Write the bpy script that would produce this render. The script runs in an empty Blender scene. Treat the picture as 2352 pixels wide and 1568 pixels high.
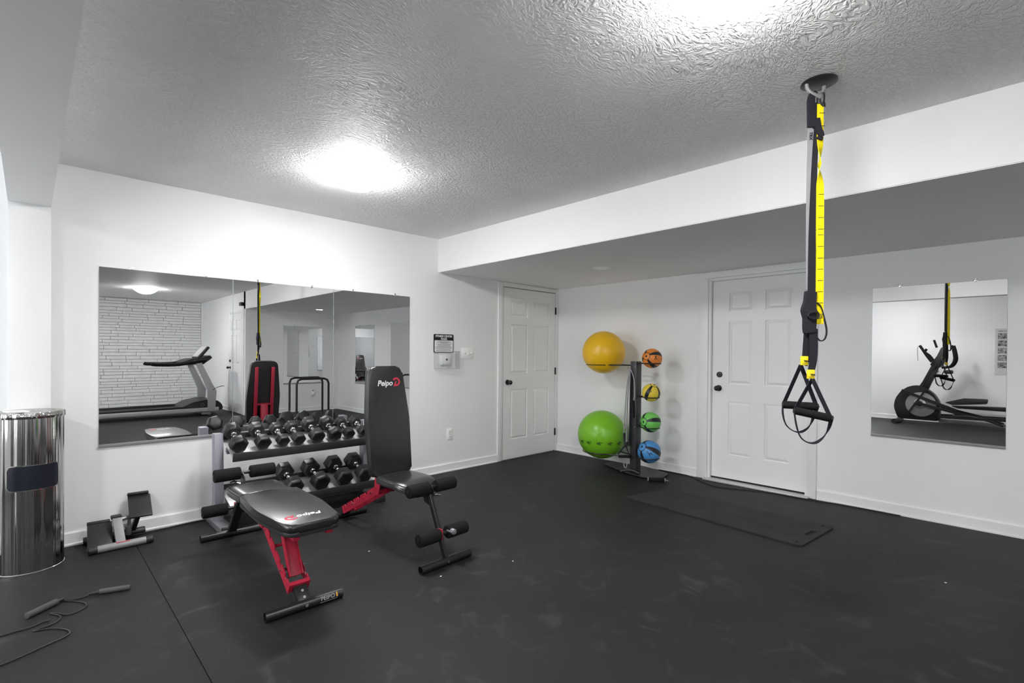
import bpy, bmesh, math, random
from mathutils import Vector, Matrix, Euler
random.seed(7)
PI = math.pi
S = bpy.context.scene
C = S.collection

# ---------------------------------------------------------------- camera
cam = bpy.data.cameras.new('camera'); camo = bpy.data.objects.new('camera', cam); C.objects.link(camo)
yaw, pitch, roll = math.radians(45.96), math.radians(-0.40), math.radians(0.42)
F = Vector((math.cos(yaw) * math.cos(pitch), math.sin(yaw) * math.cos(pitch), math.sin(pitch)))
r0 = Vector((math.sin(yaw), -math.cos(yaw), 0)); u0 = r0.cross(F)
Rt = r0 * math.cos(roll) + u0 * math.sin(roll); Up = u0 * math.cos(roll) - r0 * math.sin(roll)
camo.matrix_world = Matrix(((Rt.x, Up.x, -F.x, -4.970), (Rt.y, Up.y, -F.y, -4.291), (Rt.z, Up.z, -F.z, 1.258), (0, 0, 0, 1)))
cam.lens = 36 * 1148.7 / 2352; cam.sensor_width = 36; cam.sensor_fit = 'HORIZONTAL'
cam.shift_y = 35.5 / 2352; cam.clip_start = 0.05
S.camera = camo

# ---------------------------------------------------------------- world, exposure
w = bpy.data.worlds.new('world'); S.world = w; w.use_nodes = True
w.node_tree.nodes['Background'].inputs[0].default_value = (0.96, 0.98, 1, 1)
w.node_tree.nodes['Background'].inputs[1].default_value = 2.1  # fill light, enters the room only through the two added windows
S.view_settings.view_transform = 'Standard'; S.view_settings.look = 'None'
S.view_settings.gamma = 1; S.view_settings.use_curve_mapping = False
S.view_settings.exposure = 2.06
LAMP = 21.0          # radiance of the glowing ceiling domes
S.cycles.max_bounces = 14; S.cycles.diffuse_bounces = 8; S.cycles.glossy_bounces = 8
S.cycles.transmission_bounces = 8; S.cycles.transparent_max_bounces = 12
S.cycles.sample_clamp_indirect = 6.0

# ---------------------------------------------------------------- materials
def mat(name, col, rough=0.5, metal=0.0, spec=0.5, emit=None, es=0.0, coat=0.0, var=None, bump=None):
    m = bpy.data.materials.new(name); m.use_nodes = True
    nt = m.node_tree; b = nt.nodes['Principled BSDF']
    c = tuple(col) + (1,) if len(col) == 3 else col
    b.inputs['Base Color'].default_value = c
    b.inputs['Roughness'].default_value = rough; b.inputs['Metallic'].default_value = metal
    b.inputs['Specular IOR Level'].default_value = spec
    if coat: b.inputs['Coat Weight'].default_value = coat; b.inputs['Coat Roughness'].default_value = 0.1
    if emit: b.inputs['Emission Color'].default_value = tuple(emit) + (1,); b.inputs['Emission Strength'].default_value = es
    if var:   # (scale, low factor, high factor, detail)
        tc = nt.nodes.new('ShaderNodeTexCoord'); n = nt.nodes.new('ShaderNodeTexNoise')
        n.inputs['Scale'].default_value = var[0]; n.inputs['Detail'].default_value = var[3] if len(var) > 3 else 4
        nt.links.new(tc.outputs['Object'], n.inputs['Vector'])
        r = nt.nodes.new('ShaderNodeValToRGB')
        r.color_ramp.elements[0].position = 0.35; r.color_ramp.elements[1].position = 0.68
        r.color_ramp.elements[0].color = tuple(x * var[1] for x in c[:3]) + (1,)
        r.color_ramp.elements[1].color = tuple(min(1, x * var[2]) for x in c[:3]) + (1,)
        nt.links.new(n.outputs['Fac'], r.inputs['Fac']); nt.links.new(r.outputs['Color'], b.inputs['Base Color'])
    if bump:  # (scale, strength, distance, detail)
        tc = nt.nodes.new('ShaderNodeTexCoord'); n = nt.nodes.new('ShaderNodeTexNoise')
        n.inputs['Scale'].default_value = bump[0]; n.inputs['Detail'].default_value = bump[3] if len(bump) > 3 else 3
        nt.links.new(tc.outputs['Object'], n.inputs['Vector'])
        bp = nt.nodes.new('ShaderNodeBump'); bp.inputs['Strength'].default_value = bump[1]; bp.inputs['Distance'].default_value = bump[2]
        nt.links.new(n.outputs['Fac'], bp.inputs['Height']); nt.links.new(bp.outputs['Normal'], b.inputs['Normal'])
    return m

M = {}
M['wall'] = mat('wall_paint', (0.86, 0.86, 0.865), 0.55, spec=0.3, var=(1.3, 0.985, 1.015), bump=(160, 0.08, 0.002))
M['soffit'] = mat('soffit_paint', (0.86, 0.86, 0.865), 0.55, spec=0.3, bump=(160, 0.08, 0.002))
M['white'] = mat('white_trim_paint', (0.86, 0.86, 0.865), 0.35, spec=0.4)
M['door'] = mat('white_door_paint', (0.86, 0.86, 0.865), 0.35, spec=0.45)
M['ceil_smooth'] = mat('smooth_ceiling_paint', (0.90, 0.90, 0.905), 0.8, spec=0.15, bump=(90, 0.1, 0.003))
M['brick'] = mat('white_painted_brick', (0.82, 0.82, 0.82), 0.6, spec=0.3, var=(9, 0.93, 1.06), bump=(35, 0.5, 0.006))
M['mortar'] = mat('grey_mortar', (0.36, 0.36, 0.36), 0.9)
M['black_metal'] = mat('black_powder_coat', (0.012, 0.012, 0.013), 0.38, spec=0.5)
M['black_plastic'] = mat('black_plastic', (0.016, 0.016, 0.018), 0.45)
M['foam'] = mat('black_foam', (0.010, 0.010, 0.010), 0.85, spec=0.2, bump=(260, 0.3, 0.002))
M['foam_grey'] = mat('grey_foam', (0.075, 0.075, 0.075), 0.7, spec=0.3, bump=(260, 0.3, 0.002))
M['dumb'] = mat('dumbbell_rubber', (0.012, 0.012, 0.013), 0.42, spec=0.5, var=(18, 0.7, 1.6), bump=(140, 0.1, 0.001))
M['chrome'] = mat('chrome', (0.85, 0.85, 0.86), 0.12, 1.0)
M['steel'] = mat('grey_painted_steel', (0.30, 0.30, 0.32), 0.35, 0.55)
M['shelfmetal'] = mat('shelf_metal', (0.50, 0.50, 0.51), 0.35, 0.15)
M['lilac'] = mat('grey_lilac_upright_paint', (0.33, 0.32, 0.37), 0.4, 0.3)
M['darksteel'] = mat('dark_shelf_paint', (0.045, 0.045, 0.048), 0.4, 0.2)
M['red'] = mat('red_powder_coat', (0.46, 0.02, 0.05), 0.38, spec=0.5)
M['vinyl'] = mat('black_vinyl', (0.010, 0.010, 0.011), 0.33, spec=0.8, coat=0.25, bump=(320, 0.12, 0.001))
M['white_print'] = mat('white_print', (0.85, 0.85, 0.85), 0.5)
M['red_print'] = mat('red_print', (0.62, 0.03, 0.07), 0.5)
M['grey_print'] = mat('grey_print', (0.25, 0.25, 0.26), 0.5)
M['gold_print'] = mat('gold_print', (0.75, 0.42, 0.03), 0.5)
M['black_print'] = mat('black_print', (0.01, 0.01, 0.012), 0.6)
M['strap_black'] = mat('black_webbing', (0.018, 0.017, 0.024), 0.8, spec=0.25, bump=(420, 0.4, 0.001))
M['strap_grey'] = mat('grey_webbing', (0.26, 0.26, 0.27), 0.8, spec=0.25, bump=(420, 0.4, 0.001))
M['strap_yellow'] = mat('yellow_webbing', (0.88, 0.72, 0.005), 0.75, spec=0.25, bump=(420, 0.3, 0.001))
M['yellow_tag'] = mat('yellow_label', (0.90, 0.70, 0.01), 0.5)
M['yball'] = mat('yellow_vinyl_ball', (0.86, 0.50, 0.012), 0.33, spec=0.5, var=(3, 0.95, 1.05))
M['gball'] = mat('green_vinyl_ball', (0.19, 0.49, 0.02), 0.3, spec=0.5)
M['mirror'] = mat('mirror_glass', (0.80, 0.805, 0.81), 0.0, 1.0)
M['mirror_edge'] = mat('mirror_glass_edge', (0.55, 0.57, 0.57), 0.2, 0.6)
M['rubber_mat'] = mat('exercise_mat_foam', (0.031, 0.031, 0.032), 0.75, spec=0.25, var=(5, 0.85, 1.25), bump=(200, 0.2, 0.001))
M['cord'] = mat('black_cord', (0.02, 0.02, 0.02), 0.5)
M['silver'] = mat('silver_plastic', (0.27, 0.27, 0.28), 0.5, 0.2)
M['light_silver'] = mat('light_silver_paint', (0.46, 0.46, 0.47), 0.4, 0.25)
M['offwhite'] = mat('white_plastic', (0.92, 0.92, 0.91), 0.3)
M['tube_grey'] = mat('grey_latex_tube', (0.30, 0.30, 0.31), 0.4)
M['paper'] = mat('poster_paper', (0.62, 0.62, 0.63), 0.6)
M['pic'] = mat('poster_pictures', (0.16, 0.16, 0.165), 0.6, var=(30, 0.3, 3.0))
M['lamp'] = mat('glowing_dome', (0.9, 0.9, 0.9), 0.4, emit=(1.0, 0.995, 0.985), es=LAMP)
def lamp_falloff():   # bulb behind a diffuser: brightest at the middle of the dome
    nt = M['lamp'].node_tree; b = nt.nodes['Principled BSDF']; L = nt.links.new
    tc = nt.nodes.new('ShaderNodeTexCoord'); mp = nt.nodes.new('ShaderNodeVectorMath'); mp.operation = 'MULTIPLY'; mp.inputs[1].default_value = (1, 1, 0)
    ln = nt.nodes.new('ShaderNodeVectorMath'); ln.operation = 'LENGTH'; L(tc.outputs['Object'], mp.inputs[0]); L(mp.outputs[0], ln.inputs[0])
    def mt(op, a, v):
        n = nt.nodes.new('ShaderNodeMath'); n.operation = op; L(a, n.inputs[0]); n.inputs[1].default_value = v; return n.outputs[0]
    x = mt('DIVIDE', ln.outputs['Value'], .12); x = mt('POWER', x, 2); x = mt('MULTIPLY', x, -1)
    ex = nt.nodes.new('ShaderNodeMath'); ex.operation = 'EXPONENT'; L(x, ex.inputs[0])
    x = mt('MULTIPLY', ex.outputs[0], 1.8 * LAMP); x = mt('ADD', x, .48 * LAMP); L(x, b.inputs['Emission Strength'])
lamp_falloff()
M['lamp2'] = mat('glowing_disc', (0.9, 0.9, 0.9), 0.4, emit=(1.0, 0.995, 0.985), es=LAMP * 0.7)
M['dark'] = mat('dark_gap', (0.01, 0.01, 0.01), 0.9)
M['alu'] = mat('aluminium_threshold', (0.60, 0.60, 0.60), 0.35, 0.3)

def clear_mat(name, col, gloss):
    m = bpy.data.materials.new(name); m.use_nodes = True; nt = m.node_tree; nt.nodes.remove(nt.nodes['Principled BSDF'])
    t = nt.nodes.new('ShaderNodeBsdfTransparent'); t.inputs[0].default_value = tuple(col) + (1,)
    g = nt.nodes.new('ShaderNodeBsdfGlossy'); g.inputs['Roughness'].default_value = .08
    mx = nt.nodes.new('ShaderNodeMixShader'); mx.inputs[0].default_value = gloss; nt.links.new(t.outputs[0], mx.inputs[1]); nt.links.new(g.outputs[0], mx.inputs[2])
    nt.links.new(mx.outputs[0], nt.nodes['Material Output'].inputs[0]); return m
M['clear'] = clear_mat('clear_plastic', (.955, .96, .96), .07)
M['fill_pane'] = clear_mat('fill_window_glass', (.97, .98, .98), .05)

def ceiling_mat():   # brushed / stomped texture relief
    m = mat('textured_ceiling_paint', (0.89, 0.89, 0.895), 0.6, spec=0.25)
    nt = m.node_tree; b = nt.nodes['Principled BSDF']
    tc = nt.nodes.new('ShaderNodeTexCoord')
    n1 = nt.nodes.new('ShaderNodeTexNoise'); n1.inputs['Scale'].default_value = 2.2; n1.inputs['Detail'].default_value = 2
    nt.links.new(tc.outputs['Object'], n1.inputs['Vector'])
    add = nt.nodes.new('ShaderNodeVectorMath'); add.operation = 'MULTIPLY_ADD'
    add.inputs[1].default_value = (0.3, 0.3, 0.3)
    nt.links.new(n1.outputs['Color'], add.inputs[0]); nt.links.new(tc.outputs['Object'], add.inputs[2])
    mp = nt.nodes.new('ShaderNodeMapping'); mp.inputs['Rotation'].default_value = (0, 0, 0.9); mp.inputs['Scale'].default_value = (1.0, 1.9, 1)
    nt.links.new(add.outputs[0], mp.inputs['Vector'])
    n2 = nt.nodes.new('ShaderNodeTexNoise'); n2.inputs['Scale'].default_value = 34; n2.inputs['Detail'].default_value = 2.5; n2.inputs['Roughness'].default_value = 0.5; n2.inputs['Distortion'].default_value = 1.0
    nt.links.new(mp.outputs[0], n2.inputs['Vector'])
    rp = nt.nodes.new('ShaderNodeValToRGB'); rp.color_ramp.elements[0].position = 0.40; rp.color_ramp.elements[1].position = 0.60
    nt.links.new(n2.outputs['Fac'], rp.inputs['Fac'])
    bp = nt.nodes.new('ShaderNodeBump'); bp.inputs['Strength'].default_value = 0.7; bp.inputs['Distance'].default_value = 0.006
    nt.links.new(rp.outputs['Color'], bp.inputs['Height']); nt.links.new(bp.outputs['Normal'], b.inputs['Normal'])
    return m
M['ceil'] = ceiling_mat()

def floor_mat():
    m = mat('black_rubber_floor', (0.03, 0.03, 0.03), 0.62, spec=0.22)
    nt = m.node_tree; b = nt.nodes['Principled BSDF']
    tc = nt.nodes.new('ShaderNodeTexCoord')
    n1 = nt.nodes.new('ShaderNodeTexNoise'); n1.inputs['Scale'].default_value = 1.1; n1.inputs['Detail'].default_value = 6; n1.inputs['Roughness'].default_value = 0.6
    n2 = nt.nodes.new('ShaderNodeTexNoise'); n2.inputs['Scale'].default_value = 6; n2.inputs['Detail'].default_value = 5; n2.inputs['Distortion'].default_value = 1.2
    nt.links.new(tc.outputs['Object'], n1.inputs['Vector']); nt.links.new(tc.outputs['Object'], n2.inputs['Vector'])
    r1 = nt.nodes.new('ShaderNodeValToRGB'); r1.color_ramp.elements[0].position = 0.3; r1.color_ramp.elements[1].position = 0.75
    r1.color_ramp.elements[0].color = (0.0145, 0.0145, 0.0145, 1); r1.color_ramp.elements[1].color = (0.022, 0.022, 0.022, 1)
    r2 = nt.nodes.new('ShaderNodeValToRGB'); r2.color_ramp.elements[0].position = 0.57; r2.color_ramp.elements[1].position = 0.80
    r2.color_ramp.elements[0].color = (0, 0, 0, 1); r2.color_ramp.elements[1].color = (0.024, 0.024, 0.024, 1)
    nt.links.new(n1.outputs['Fac'], r1.inputs['Fac']); nt.links.new(n2.outputs['Fac'], r2.inputs['Fac'])
    mx = nt.nodes.new('ShaderNodeMix'); mx.data_type = 'RGBA'; mx.blend_type = 'ADD'; mx.inputs['Factor'].default_value = 1
    nt.links.new(r1.outputs['Color'], mx.inputs[6]); nt.links.new(r2.outputs['Color'], mx.inputs[7])
    nt.links.new(mx.outputs[2], b.inputs['Base Color'])
    n3 = nt.nodes.new('ShaderNodeTexNoise'); n3.inputs['Scale'].default_value = 300; n3.inputs['Detail'].default_value = 2
    nt.links.new(tc.outputs['Object'], n3.inputs['Vector'])
    bp = nt.nodes.new('ShaderNodeBump'); bp.inputs['Strength'].default_value = 0.25; bp.inputs['Distance'].default_value = 0.001
    nt.links.new(n3.outputs['Fac'], bp.inputs['Height']); nt.links.new(bp.outputs['Normal'], b.inputs['Normal'])
    return m
M['floor'] = floor_mat()

def brushed_steel():
    m = mat('brushed_stainless', (0.56, 0.55, 0.54), 0.11, 1.0)
    nt = m.node_tree; b = nt.nodes['Principled BSDF']
    tc = nt.nodes.new('ShaderNodeTexCoord'); mp = nt.nodes.new('ShaderNodeMapping'); mp.inputs['Scale'].default_value = (1, 1, 0.008)
    nt.links.new(tc.outputs['Object'], mp.inputs['Vector'])
    n = nt.nodes.new('ShaderNodeTexNoise'); n.inputs['Scale'].default_value = 24; n.inputs['Detail'].default_value = 1.5
    nt.links.new(mp.outputs[0], n.inputs['Vector'])
    bp = nt.nodes.new('ShaderNodeBump'); bp.inputs['Strength'].default_value = 0.9; bp.inputs['Distance'].default_value = 0.035
    nt.links.new(n.outputs['Fac'], bp.inputs['Height']); nt.links.new(bp.outputs['Normal'], b.inputs['Normal'])
    return m
M['stainless'] = brushed_steel()

def medicine_mat(name, col):
    """coloured ball with printed black gores and a ring round each pole"""
    m = mat(name, col, 0.42)
    nt = m.node_tree; b = nt.nodes['Principled BSDF']; L = nt.links.new
    tc = nt.nodes.new('ShaderNodeTexCoord'); vn = nt.nodes.new('ShaderNodeVectorMath'); vn.operation = 'NORMALIZE'
    L(tc.outputs['Object'], vn.inputs[0])
    sx = nt.nodes.new('ShaderNodeSeparateXYZ'); L(vn.outputs[0], sx.inputs[0])
    def mt(op, a, bb=None, c=None):
        n = nt.nodes.new('ShaderNodeMath'); n.operation = op
        for i, v in enumerate((a, bb, c)):
            if v is None: continue
            if isinstance(v, (int, float)): n.inputs[i].default_value = v
            else: L(v, n.inputs[i])
        return n.outputs[0]
    ang = mt('ARCTAN2', sx.outputs['Y'], sx.outputs['X'])
    f = mt('ABSOLUTE', mt('SINE', mt('MULTIPLY', ang, 2.0)))        # zero at four meridians
    az = mt('ABSOLUTE', sx.outputs['Z'])
    gore = mt('LESS_THAN', f, 0.42)                                   # black gore
    notcap = mt('LESS_THAN', az, 0.93)
    edge = mt('LESS_THAN', mt('ABSOLUTE', mt('SUBTRACT', f, 0.56)), 0.035)
    ring = mt('LESS_THAN', mt('ABSOLUTE', mt('SUBTRACT', az, 0.925)), 0.012)
    dot = mt('GREATER_THAN', az, 0.994)
    blk = mt('MAXIMUM', mt('MAXIMUM', mt('MULTIPLY', mt('MAXIMUM', gore, mt('MULTIPLY', edge, 0.0)), notcap), ring), dot)
    mx = nt.nodes.new('ShaderNodeMix'); mx.data_type = 'RGBA'
    L(blk, mx.inputs['Factor']); mx.inputs[6].default_value = tuple(col) + (1,); mx.inputs[7].default_value = (0.012, 0.014, 0.02, 1)
    L(mx.outputs[2], b.inputs['Base Color'])
    return m

# ---------------------------------------------------------------- mesh helpers
class MB:
    def __init__(s): s.bm = bmesh.new()
    def _bev(s, verts, b, seg=2):
        es = list({e for v in verts for e in v.link_edges})
        bmesh.ops.bevel(s.bm, geom=es, offset=b, segments=seg, affect='EDGES', profile=0.5, clamp_overlap=True)
    def box(s, c, d, rot=None, bev=0.0, seg=2):
        m = Matrix.Translation(Vector(c))
        if rot is not None: m = m @ (rot if isinstance(rot, Matrix) else Euler(rot).to_matrix().to_4x4())
        m = m @ Matrix.Diagonal((d[0], d[1], d[2], 1))
        r = bmesh.ops.create_cube(s.bm, size=1, matrix=m)
        if bev: s._bev(r['verts'], bev, seg)
        return s
    def rng(s, x0, x1, y0, y1, z0, z1, bev=0.0):
        return s.box(((x0 + x1) / 2, (y0 + y1) / 2, (z0 + z1) / 2), (abs(x1 - x0), abs(y1 - y0), abs(z1 - z0)), bev=bev)
    def cyl(s, p, q, r, r2=None, n=20, bev=0.0):
        p, q = Vector(p), Vector(q); d = q - p
        m = Matrix.Translation((p + q) / 2) @ d.to_track_quat('Z', 'Y').to_matrix().to_4x4()
        g = bmesh.ops.create_cone(s.bm, cap_ends=True, segments=n, radius1=r, radius2=r if r2 is None else r2, depth=d.length, matrix=m)
        if bev:
            caps = {e for v in g['verts'] for e in v.link_edges if len(e.link_faces) == 2 and any(len(f.verts) == n for f in e.link_faces)}
            bmesh.ops.bevel(s.bm, geom=list(caps), offset=bev, segments=3, affect='EDGES', profile=0.5)
        return s
    def bar(s, p, q, wx, h, side=(1, 0, 0), bev=0.0):
        """box-section bar from p to q, wx wide along 'side'"""
        p, q = Vector(p), Vector(q); d = (q - p); L = d.length; d.normalize()
        sd = Vector(side); sd = (sd - d * sd.dot(d)).normalized(); n = d.cross(sd)
        m = Matrix(((sd.x, n.x, d.x, 0), (sd.y, n.y, d.y, 0), (sd.z, n.z, d.z, 0), (0, 0, 0, 1)))
        return s.box((p + q) / 2, (wx, h, L), rot=m, bev=bev)
    def sph(s, c, r, u=24, v=16, sc=(1, 1, 1)):
        m = Matrix.Translation(Vector(c)) @ Matrix.Diagonal((sc[0], sc[1], sc[2], 1))
        bmesh.ops.create_uvsphere(s.bm, u_segments=u, v_segments=v, radius=r, matrix=m); return s
    def tube(s, pts, r, n=8, closed=False, sm=0):
        pts = [Vector(p) for p in pts]
        if sm: pts = smooth(pts, sm, closed)
        N = len(pts); rings = []; up = None
        for i, p in enumerate(pts):
            a = pts[(i - 1) % N] if (closed or i > 0) else p
            b = pts[(i + 1) % N] if (closed or i < N - 1) else p
            t = (b - a).normalized()
            if up is None: up = Vector((0, 0, 1)) if abs(t.z) < 0.9 else Vector((1, 0, 0))
            x = (up - t * up.dot(t)); x = x.normalized() if x.length > 1e-6 else t.orthogonal().normalized()
            up = x; y = t.cross(x)
            rings.append([s.bm.verts.new(p + (x * math.cos(2 * PI * k / n) + y * math.sin(2 * PI * k / n)) * r) for k in range(n)])
        for i in range(N if closed else N - 1):
            A, B_ = rings[i], rings[(i + 1) % N]
            for k in range(n): s.bm.faces.new((A[k], A[(k + 1) % n], B_[(k + 1) % n], B_[k]))
        if not closed:
            s.bm.faces.new(rings[0][::-1]); s.bm.faces.new(rings[-1])
        return s
    def strip(s, pts, wid, th, sides=None, side=(1, 0, 0), sm=0):
        """flat webbing along pts; 'sides' = width direction per point"""
        pts = [Vector(p) for p in pts]
        if sides is None: sides = [Vector(side)] * len(pts)
        sides = [Vector(a) for a in sides]; wid = [wid] * len(pts) if not isinstance(wid, (list, tuple)) else list(wid)
        if sm:
            pts2 = smooth(pts, sm); k = len(pts2)
            def lerp(arr, j):
                f = j / (k - 1) * (len(arr) - 1); i = min(int(f), len(arr) - 2); return arr[i] * (1 - (f - i)) + arr[i + 1] * (f - i)
            sides = [lerp(sides, j) for j in range(k)]; wid = [lerp(wid, j) for j in range(k)]; pts = pts2
        rings = []; N = len(pts)
        for i, p in enumerate(pts):
            t = (pts[min(i + 1, N - 1)] - pts[max(i - 1, 0)]).normalized()
            x = (sides[i] - t * sides[i].dot(t)).normalized(); y = t.cross(x)
            a = x * wid[i] / 2; b = y * th / 2
            rings.append([s.bm.verts.new(p + q) for q in (a + b, -a + b, -a - b, a - b)])
        for i in range(N - 1):
            A, B_ = rings[i], rings[i + 1]
            for k in range(4): s.bm.faces.new((A[k], A[(k + 1) % 4], B_[(k + 1) % 4], B_[k]))
        s.bm.faces.new(rings[0][::-1]); s.bm.faces.new(rings[-1]); return s
    def prism(s, poly, O, X, Y, d, bev=0.0, seg=2):
        """polygon (x,y) in frame O,X,Y extruded by d along X x Y"""
        O, X, Y = Vector(O), Vector(X), Vector(Y); Z = X.cross(Y).normalized()
        lo = [s.bm.verts.new(O + X * a + Y * b) for a, b in poly]; hi = [s.bm.verts.new(v.co + Z * d) for v in lo]
        n = len(poly)
        s.bm.faces.new(lo[::-1]); s.bm.faces.new(hi)
        for i in range(n): s.bm.faces.new((lo[i], lo[(i + 1) % n], hi[(i + 1) % n], hi[i]))
        if bev:
            es = {e for v in lo + hi for e in v.link_edges}
            rim = [e for e in es if (e.verts[0] in lo) == (e.verts[1] in lo)]
            bmesh.ops.bevel(s.bm, geom=rim, offset=bev, segments=seg, affect='EDGES', profile=0.5, clamp_overlap=True)
        return s
    def lathe(s, prof, c=(0, 0, 0), n=48):
        c = Vector(c); rings = []
        for r, z in prof:
            if r < 1e-5: rings.append([s.bm.verts.new(c + Vector((0, 0, z)))])
            else: rings.append([s.bm.verts.new(c + Vector((r * math.cos(2 * PI * k / n), r * math.sin(2 * PI * k / n), z))) for k in range(n)])
        for A, B_ in zip(rings, rings[1:]):
            for k in range(n):
                a, b = A[k % len(A)], A[(k + 1) % len(A)]; d, c2 = B_[k % len(B_)], B_[(k + 1) % len(B_)]
                vs = []
                for v in (a, b, c2, d):
                    if v not in vs: vs.append(v)
                if len(vs) > 2: s.bm.faces.new(vs)
        return s
    def build(s, name, m, parent=None, smooth_deg=35):
        bm = s.bm
        bmesh.ops.recalc_face_normals(bm, faces=bm.faces)
        lim = math.radians(smooth_deg)
        for f in bm.faces: f.smooth = True
        for e in bm.edges:
            e.smooth = len(e.link_faces) == 2 and e.calc_face_angle(0) < lim
        me = bpy.data.meshes.new(name); bm.to_mesh(me); bm.free()
        me.materials.append(M[m] if isinstance(m, str) else m)
        o = bpy.data.objects.new(name, me); C.objects.link(o)
        if parent: o.parent = parent
        return o

def smooth(pts, k=4, closed=False):
    out = []; N = len(pts)
    rng_ = range(N) if closed else range(N - 1)
    for i in rng_:
        p0 = pts[(i - 1) % N] if (closed or i > 0) else pts[i]
        p1 = pts[i]; p2 = pts[(i + 1) % N]
        p3 = pts[(i + 2) % N] if (closed or i + 2 < N) else p2
        for j in range(k):
            t = j / k
            out.append(0.5 * ((2 * p1) + (-p0 + p2) * t + (2 * p0 - 5 * p1 + 4 * p2 - p3) * t * t + (-p0 + 3 * p1 - 3 * p2 + p3) * t ** 3))
    if not closed: out.append(pts[-1])
    return out

def rounded(x0, x1, y0, y1, r, n=5):
    pts = []
    for cx, cy, a in ((x1 - r, y1 - r, 0), (x0 + r, y1 - r, 90), (x0 + r, y0 + r, 180), (x1 - r, y0 + r, 270)):
        for k in range(n + 1):
            t = math.radians(a + 90 * k / n); pts.append((cx + r * math.cos(t), cy + r * math.sin(t)))
    return pts

def round_poly(poly, r, n=4):
    out = []; N = len(poly)
    for i in range(N):
        p = Vector(poly[i]).to_3d() if len(poly[i]) == 2 else Vector(poly[i]); a = Vector(poly[i - 1]).to_3d(); b = Vector(poly[(i + 1) % N]).to_3d()
        rr = r[i] if isinstance(r, (list, tuple)) else r
        da = (a - p); db = (b - p); k = min(rr, da.length * .49, db.length * .49)
        A = p + da.normalized() * k; B_ = p + db.normalized() * k
        for j in range(n + 1):
            t = j / n; q = A * (1 - t) ** 2 + p * 2 * t * (1 - t) + B_ * t * t; out.append((q.x, q.y))
    return out

def tag(o, label=None, cat=None, group=None, kind=None):
    if label: o['label'] = label
    if cat: o['category'] = cat
    if group: o['group'] = group
    if kind: o['kind'] = kind
    return o
def thing(name, label, cat, loc=(0, 0, 0), rz=0.0, group=None, kind=None):
    o = bpy.data.objects.new(name, None); C.objects.link(o); o.location = loc; o.rotation_euler = (0, 0, rz)
    o.empty_display_size = 0.1
    return tag(o, label, cat, group, kind)

def flat(name, loops, th, m, parent, mw):
    """2D outline(s) with holes given thickness, placed with matrix mw (relative to parent)"""
    cu = bpy.data.curves.new(name, 'CURVE'); cu.dimensions = '2D'; cu.fill_mode = 'BOTH'; cu.extrude = th / 2
    for lp in loops:
        sp = cu.splines.new('POLY'); sp.points.add(len(lp) - 1); sp.use_cyclic_u = True
        for i, (x, y) in enumerate(lp): sp.points[i].co = (x, y, 0, 1)
    return curve_to_mesh(name, cu, m, parent, mw)
def curve_to_mesh(name, cu, m, parent, mw):
    t = bpy.data.objects.new('tmp', cu); C.objects.link(t)
    dg = bpy.context.evaluated_depsgraph_get(); dg.update()
    me = bpy.data.meshes.new_from_object(t.evaluated_get(dg)); bpy.data.objects.remove(t); bpy.data.curves.remove(cu)
    me.transform(mw); me.materials.clear(); me.materials.append(M[m]); me.name = name
    o = bpy.data.objects.new(name, me); C.objects.link(o)
    if parent: o.parent = parent
    return o
def text(name, body, size, m, parent, mw, th=0.001, bold=0.0, shear=0.0, align='CENTER', sp=1.0, line=1.0):
    cu = bpy.data.curves.new(name, 'FONT'); cu.body = body; cu.size = size; cu.extrude = th / 2; cu.offset = bold; cu.shear = shear
    cu.align_x = align; cu.align_y = 'CENTER'; cu.space_character = sp; cu.space_line = line; cu.resolution_u = 3
    return curve_to_mesh(name, cu, m, parent, mw)
def frame(O, X, Y):
    O, X, Y = Vector(O), Vector(X).normalized(), Vector(Y).normalized(); Z = X.cross(Y)
    return Matrix(((X.x, Y.x, Z.x, O.x), (X.y, Y.y, Z.y, O.y), (X.z, Y.z, Z.z, O.z), (0, 0, 0, 1)))

def copy_tree(o, parent=None):
    c = o.copy(); C.objects.link(c)
    if parent: c.parent = parent
    for ch in list(o.children): copy_tree(ch, c)
    return c

# ================================================================ ROOM
H = 2.44; HS = 2.10; SX = -1.90; NY = -6.45; BY = -9.80; LX = -7.60
struct = 'structure'
fl = tag(MB().rng(LX - .1, .15, BY - .15, .15, -0.12, -0.012).build('floor', 'dark'), 'black rubber gym floor of two wide sheets', 'floor', kind=struct)
MB().rng(LX, -4.469, BY, 0, -0.012, 0, bev=0.002).build('rubber_sheet', 'floor', fl)
MB().rng(-4.4668, 0.10, BY, 0, -0.012, 0, bev=0.002).build('rubber_sheet', 'floor', fl)
# pale scuffs and crumbs pressed in the rubber: small real flakes
for i, (x, y) in enumerate([(-3.42, -1.40), (-2.86, -2.13), (-1.30, -3.98), (-3.3, -2.0)]):
    MB().box((x, y, 0.0012), (0.010, 0.005, 0.0024), rot=(0, 0, i * 1.1)).build('crumb', 'offwhite', fl)

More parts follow.
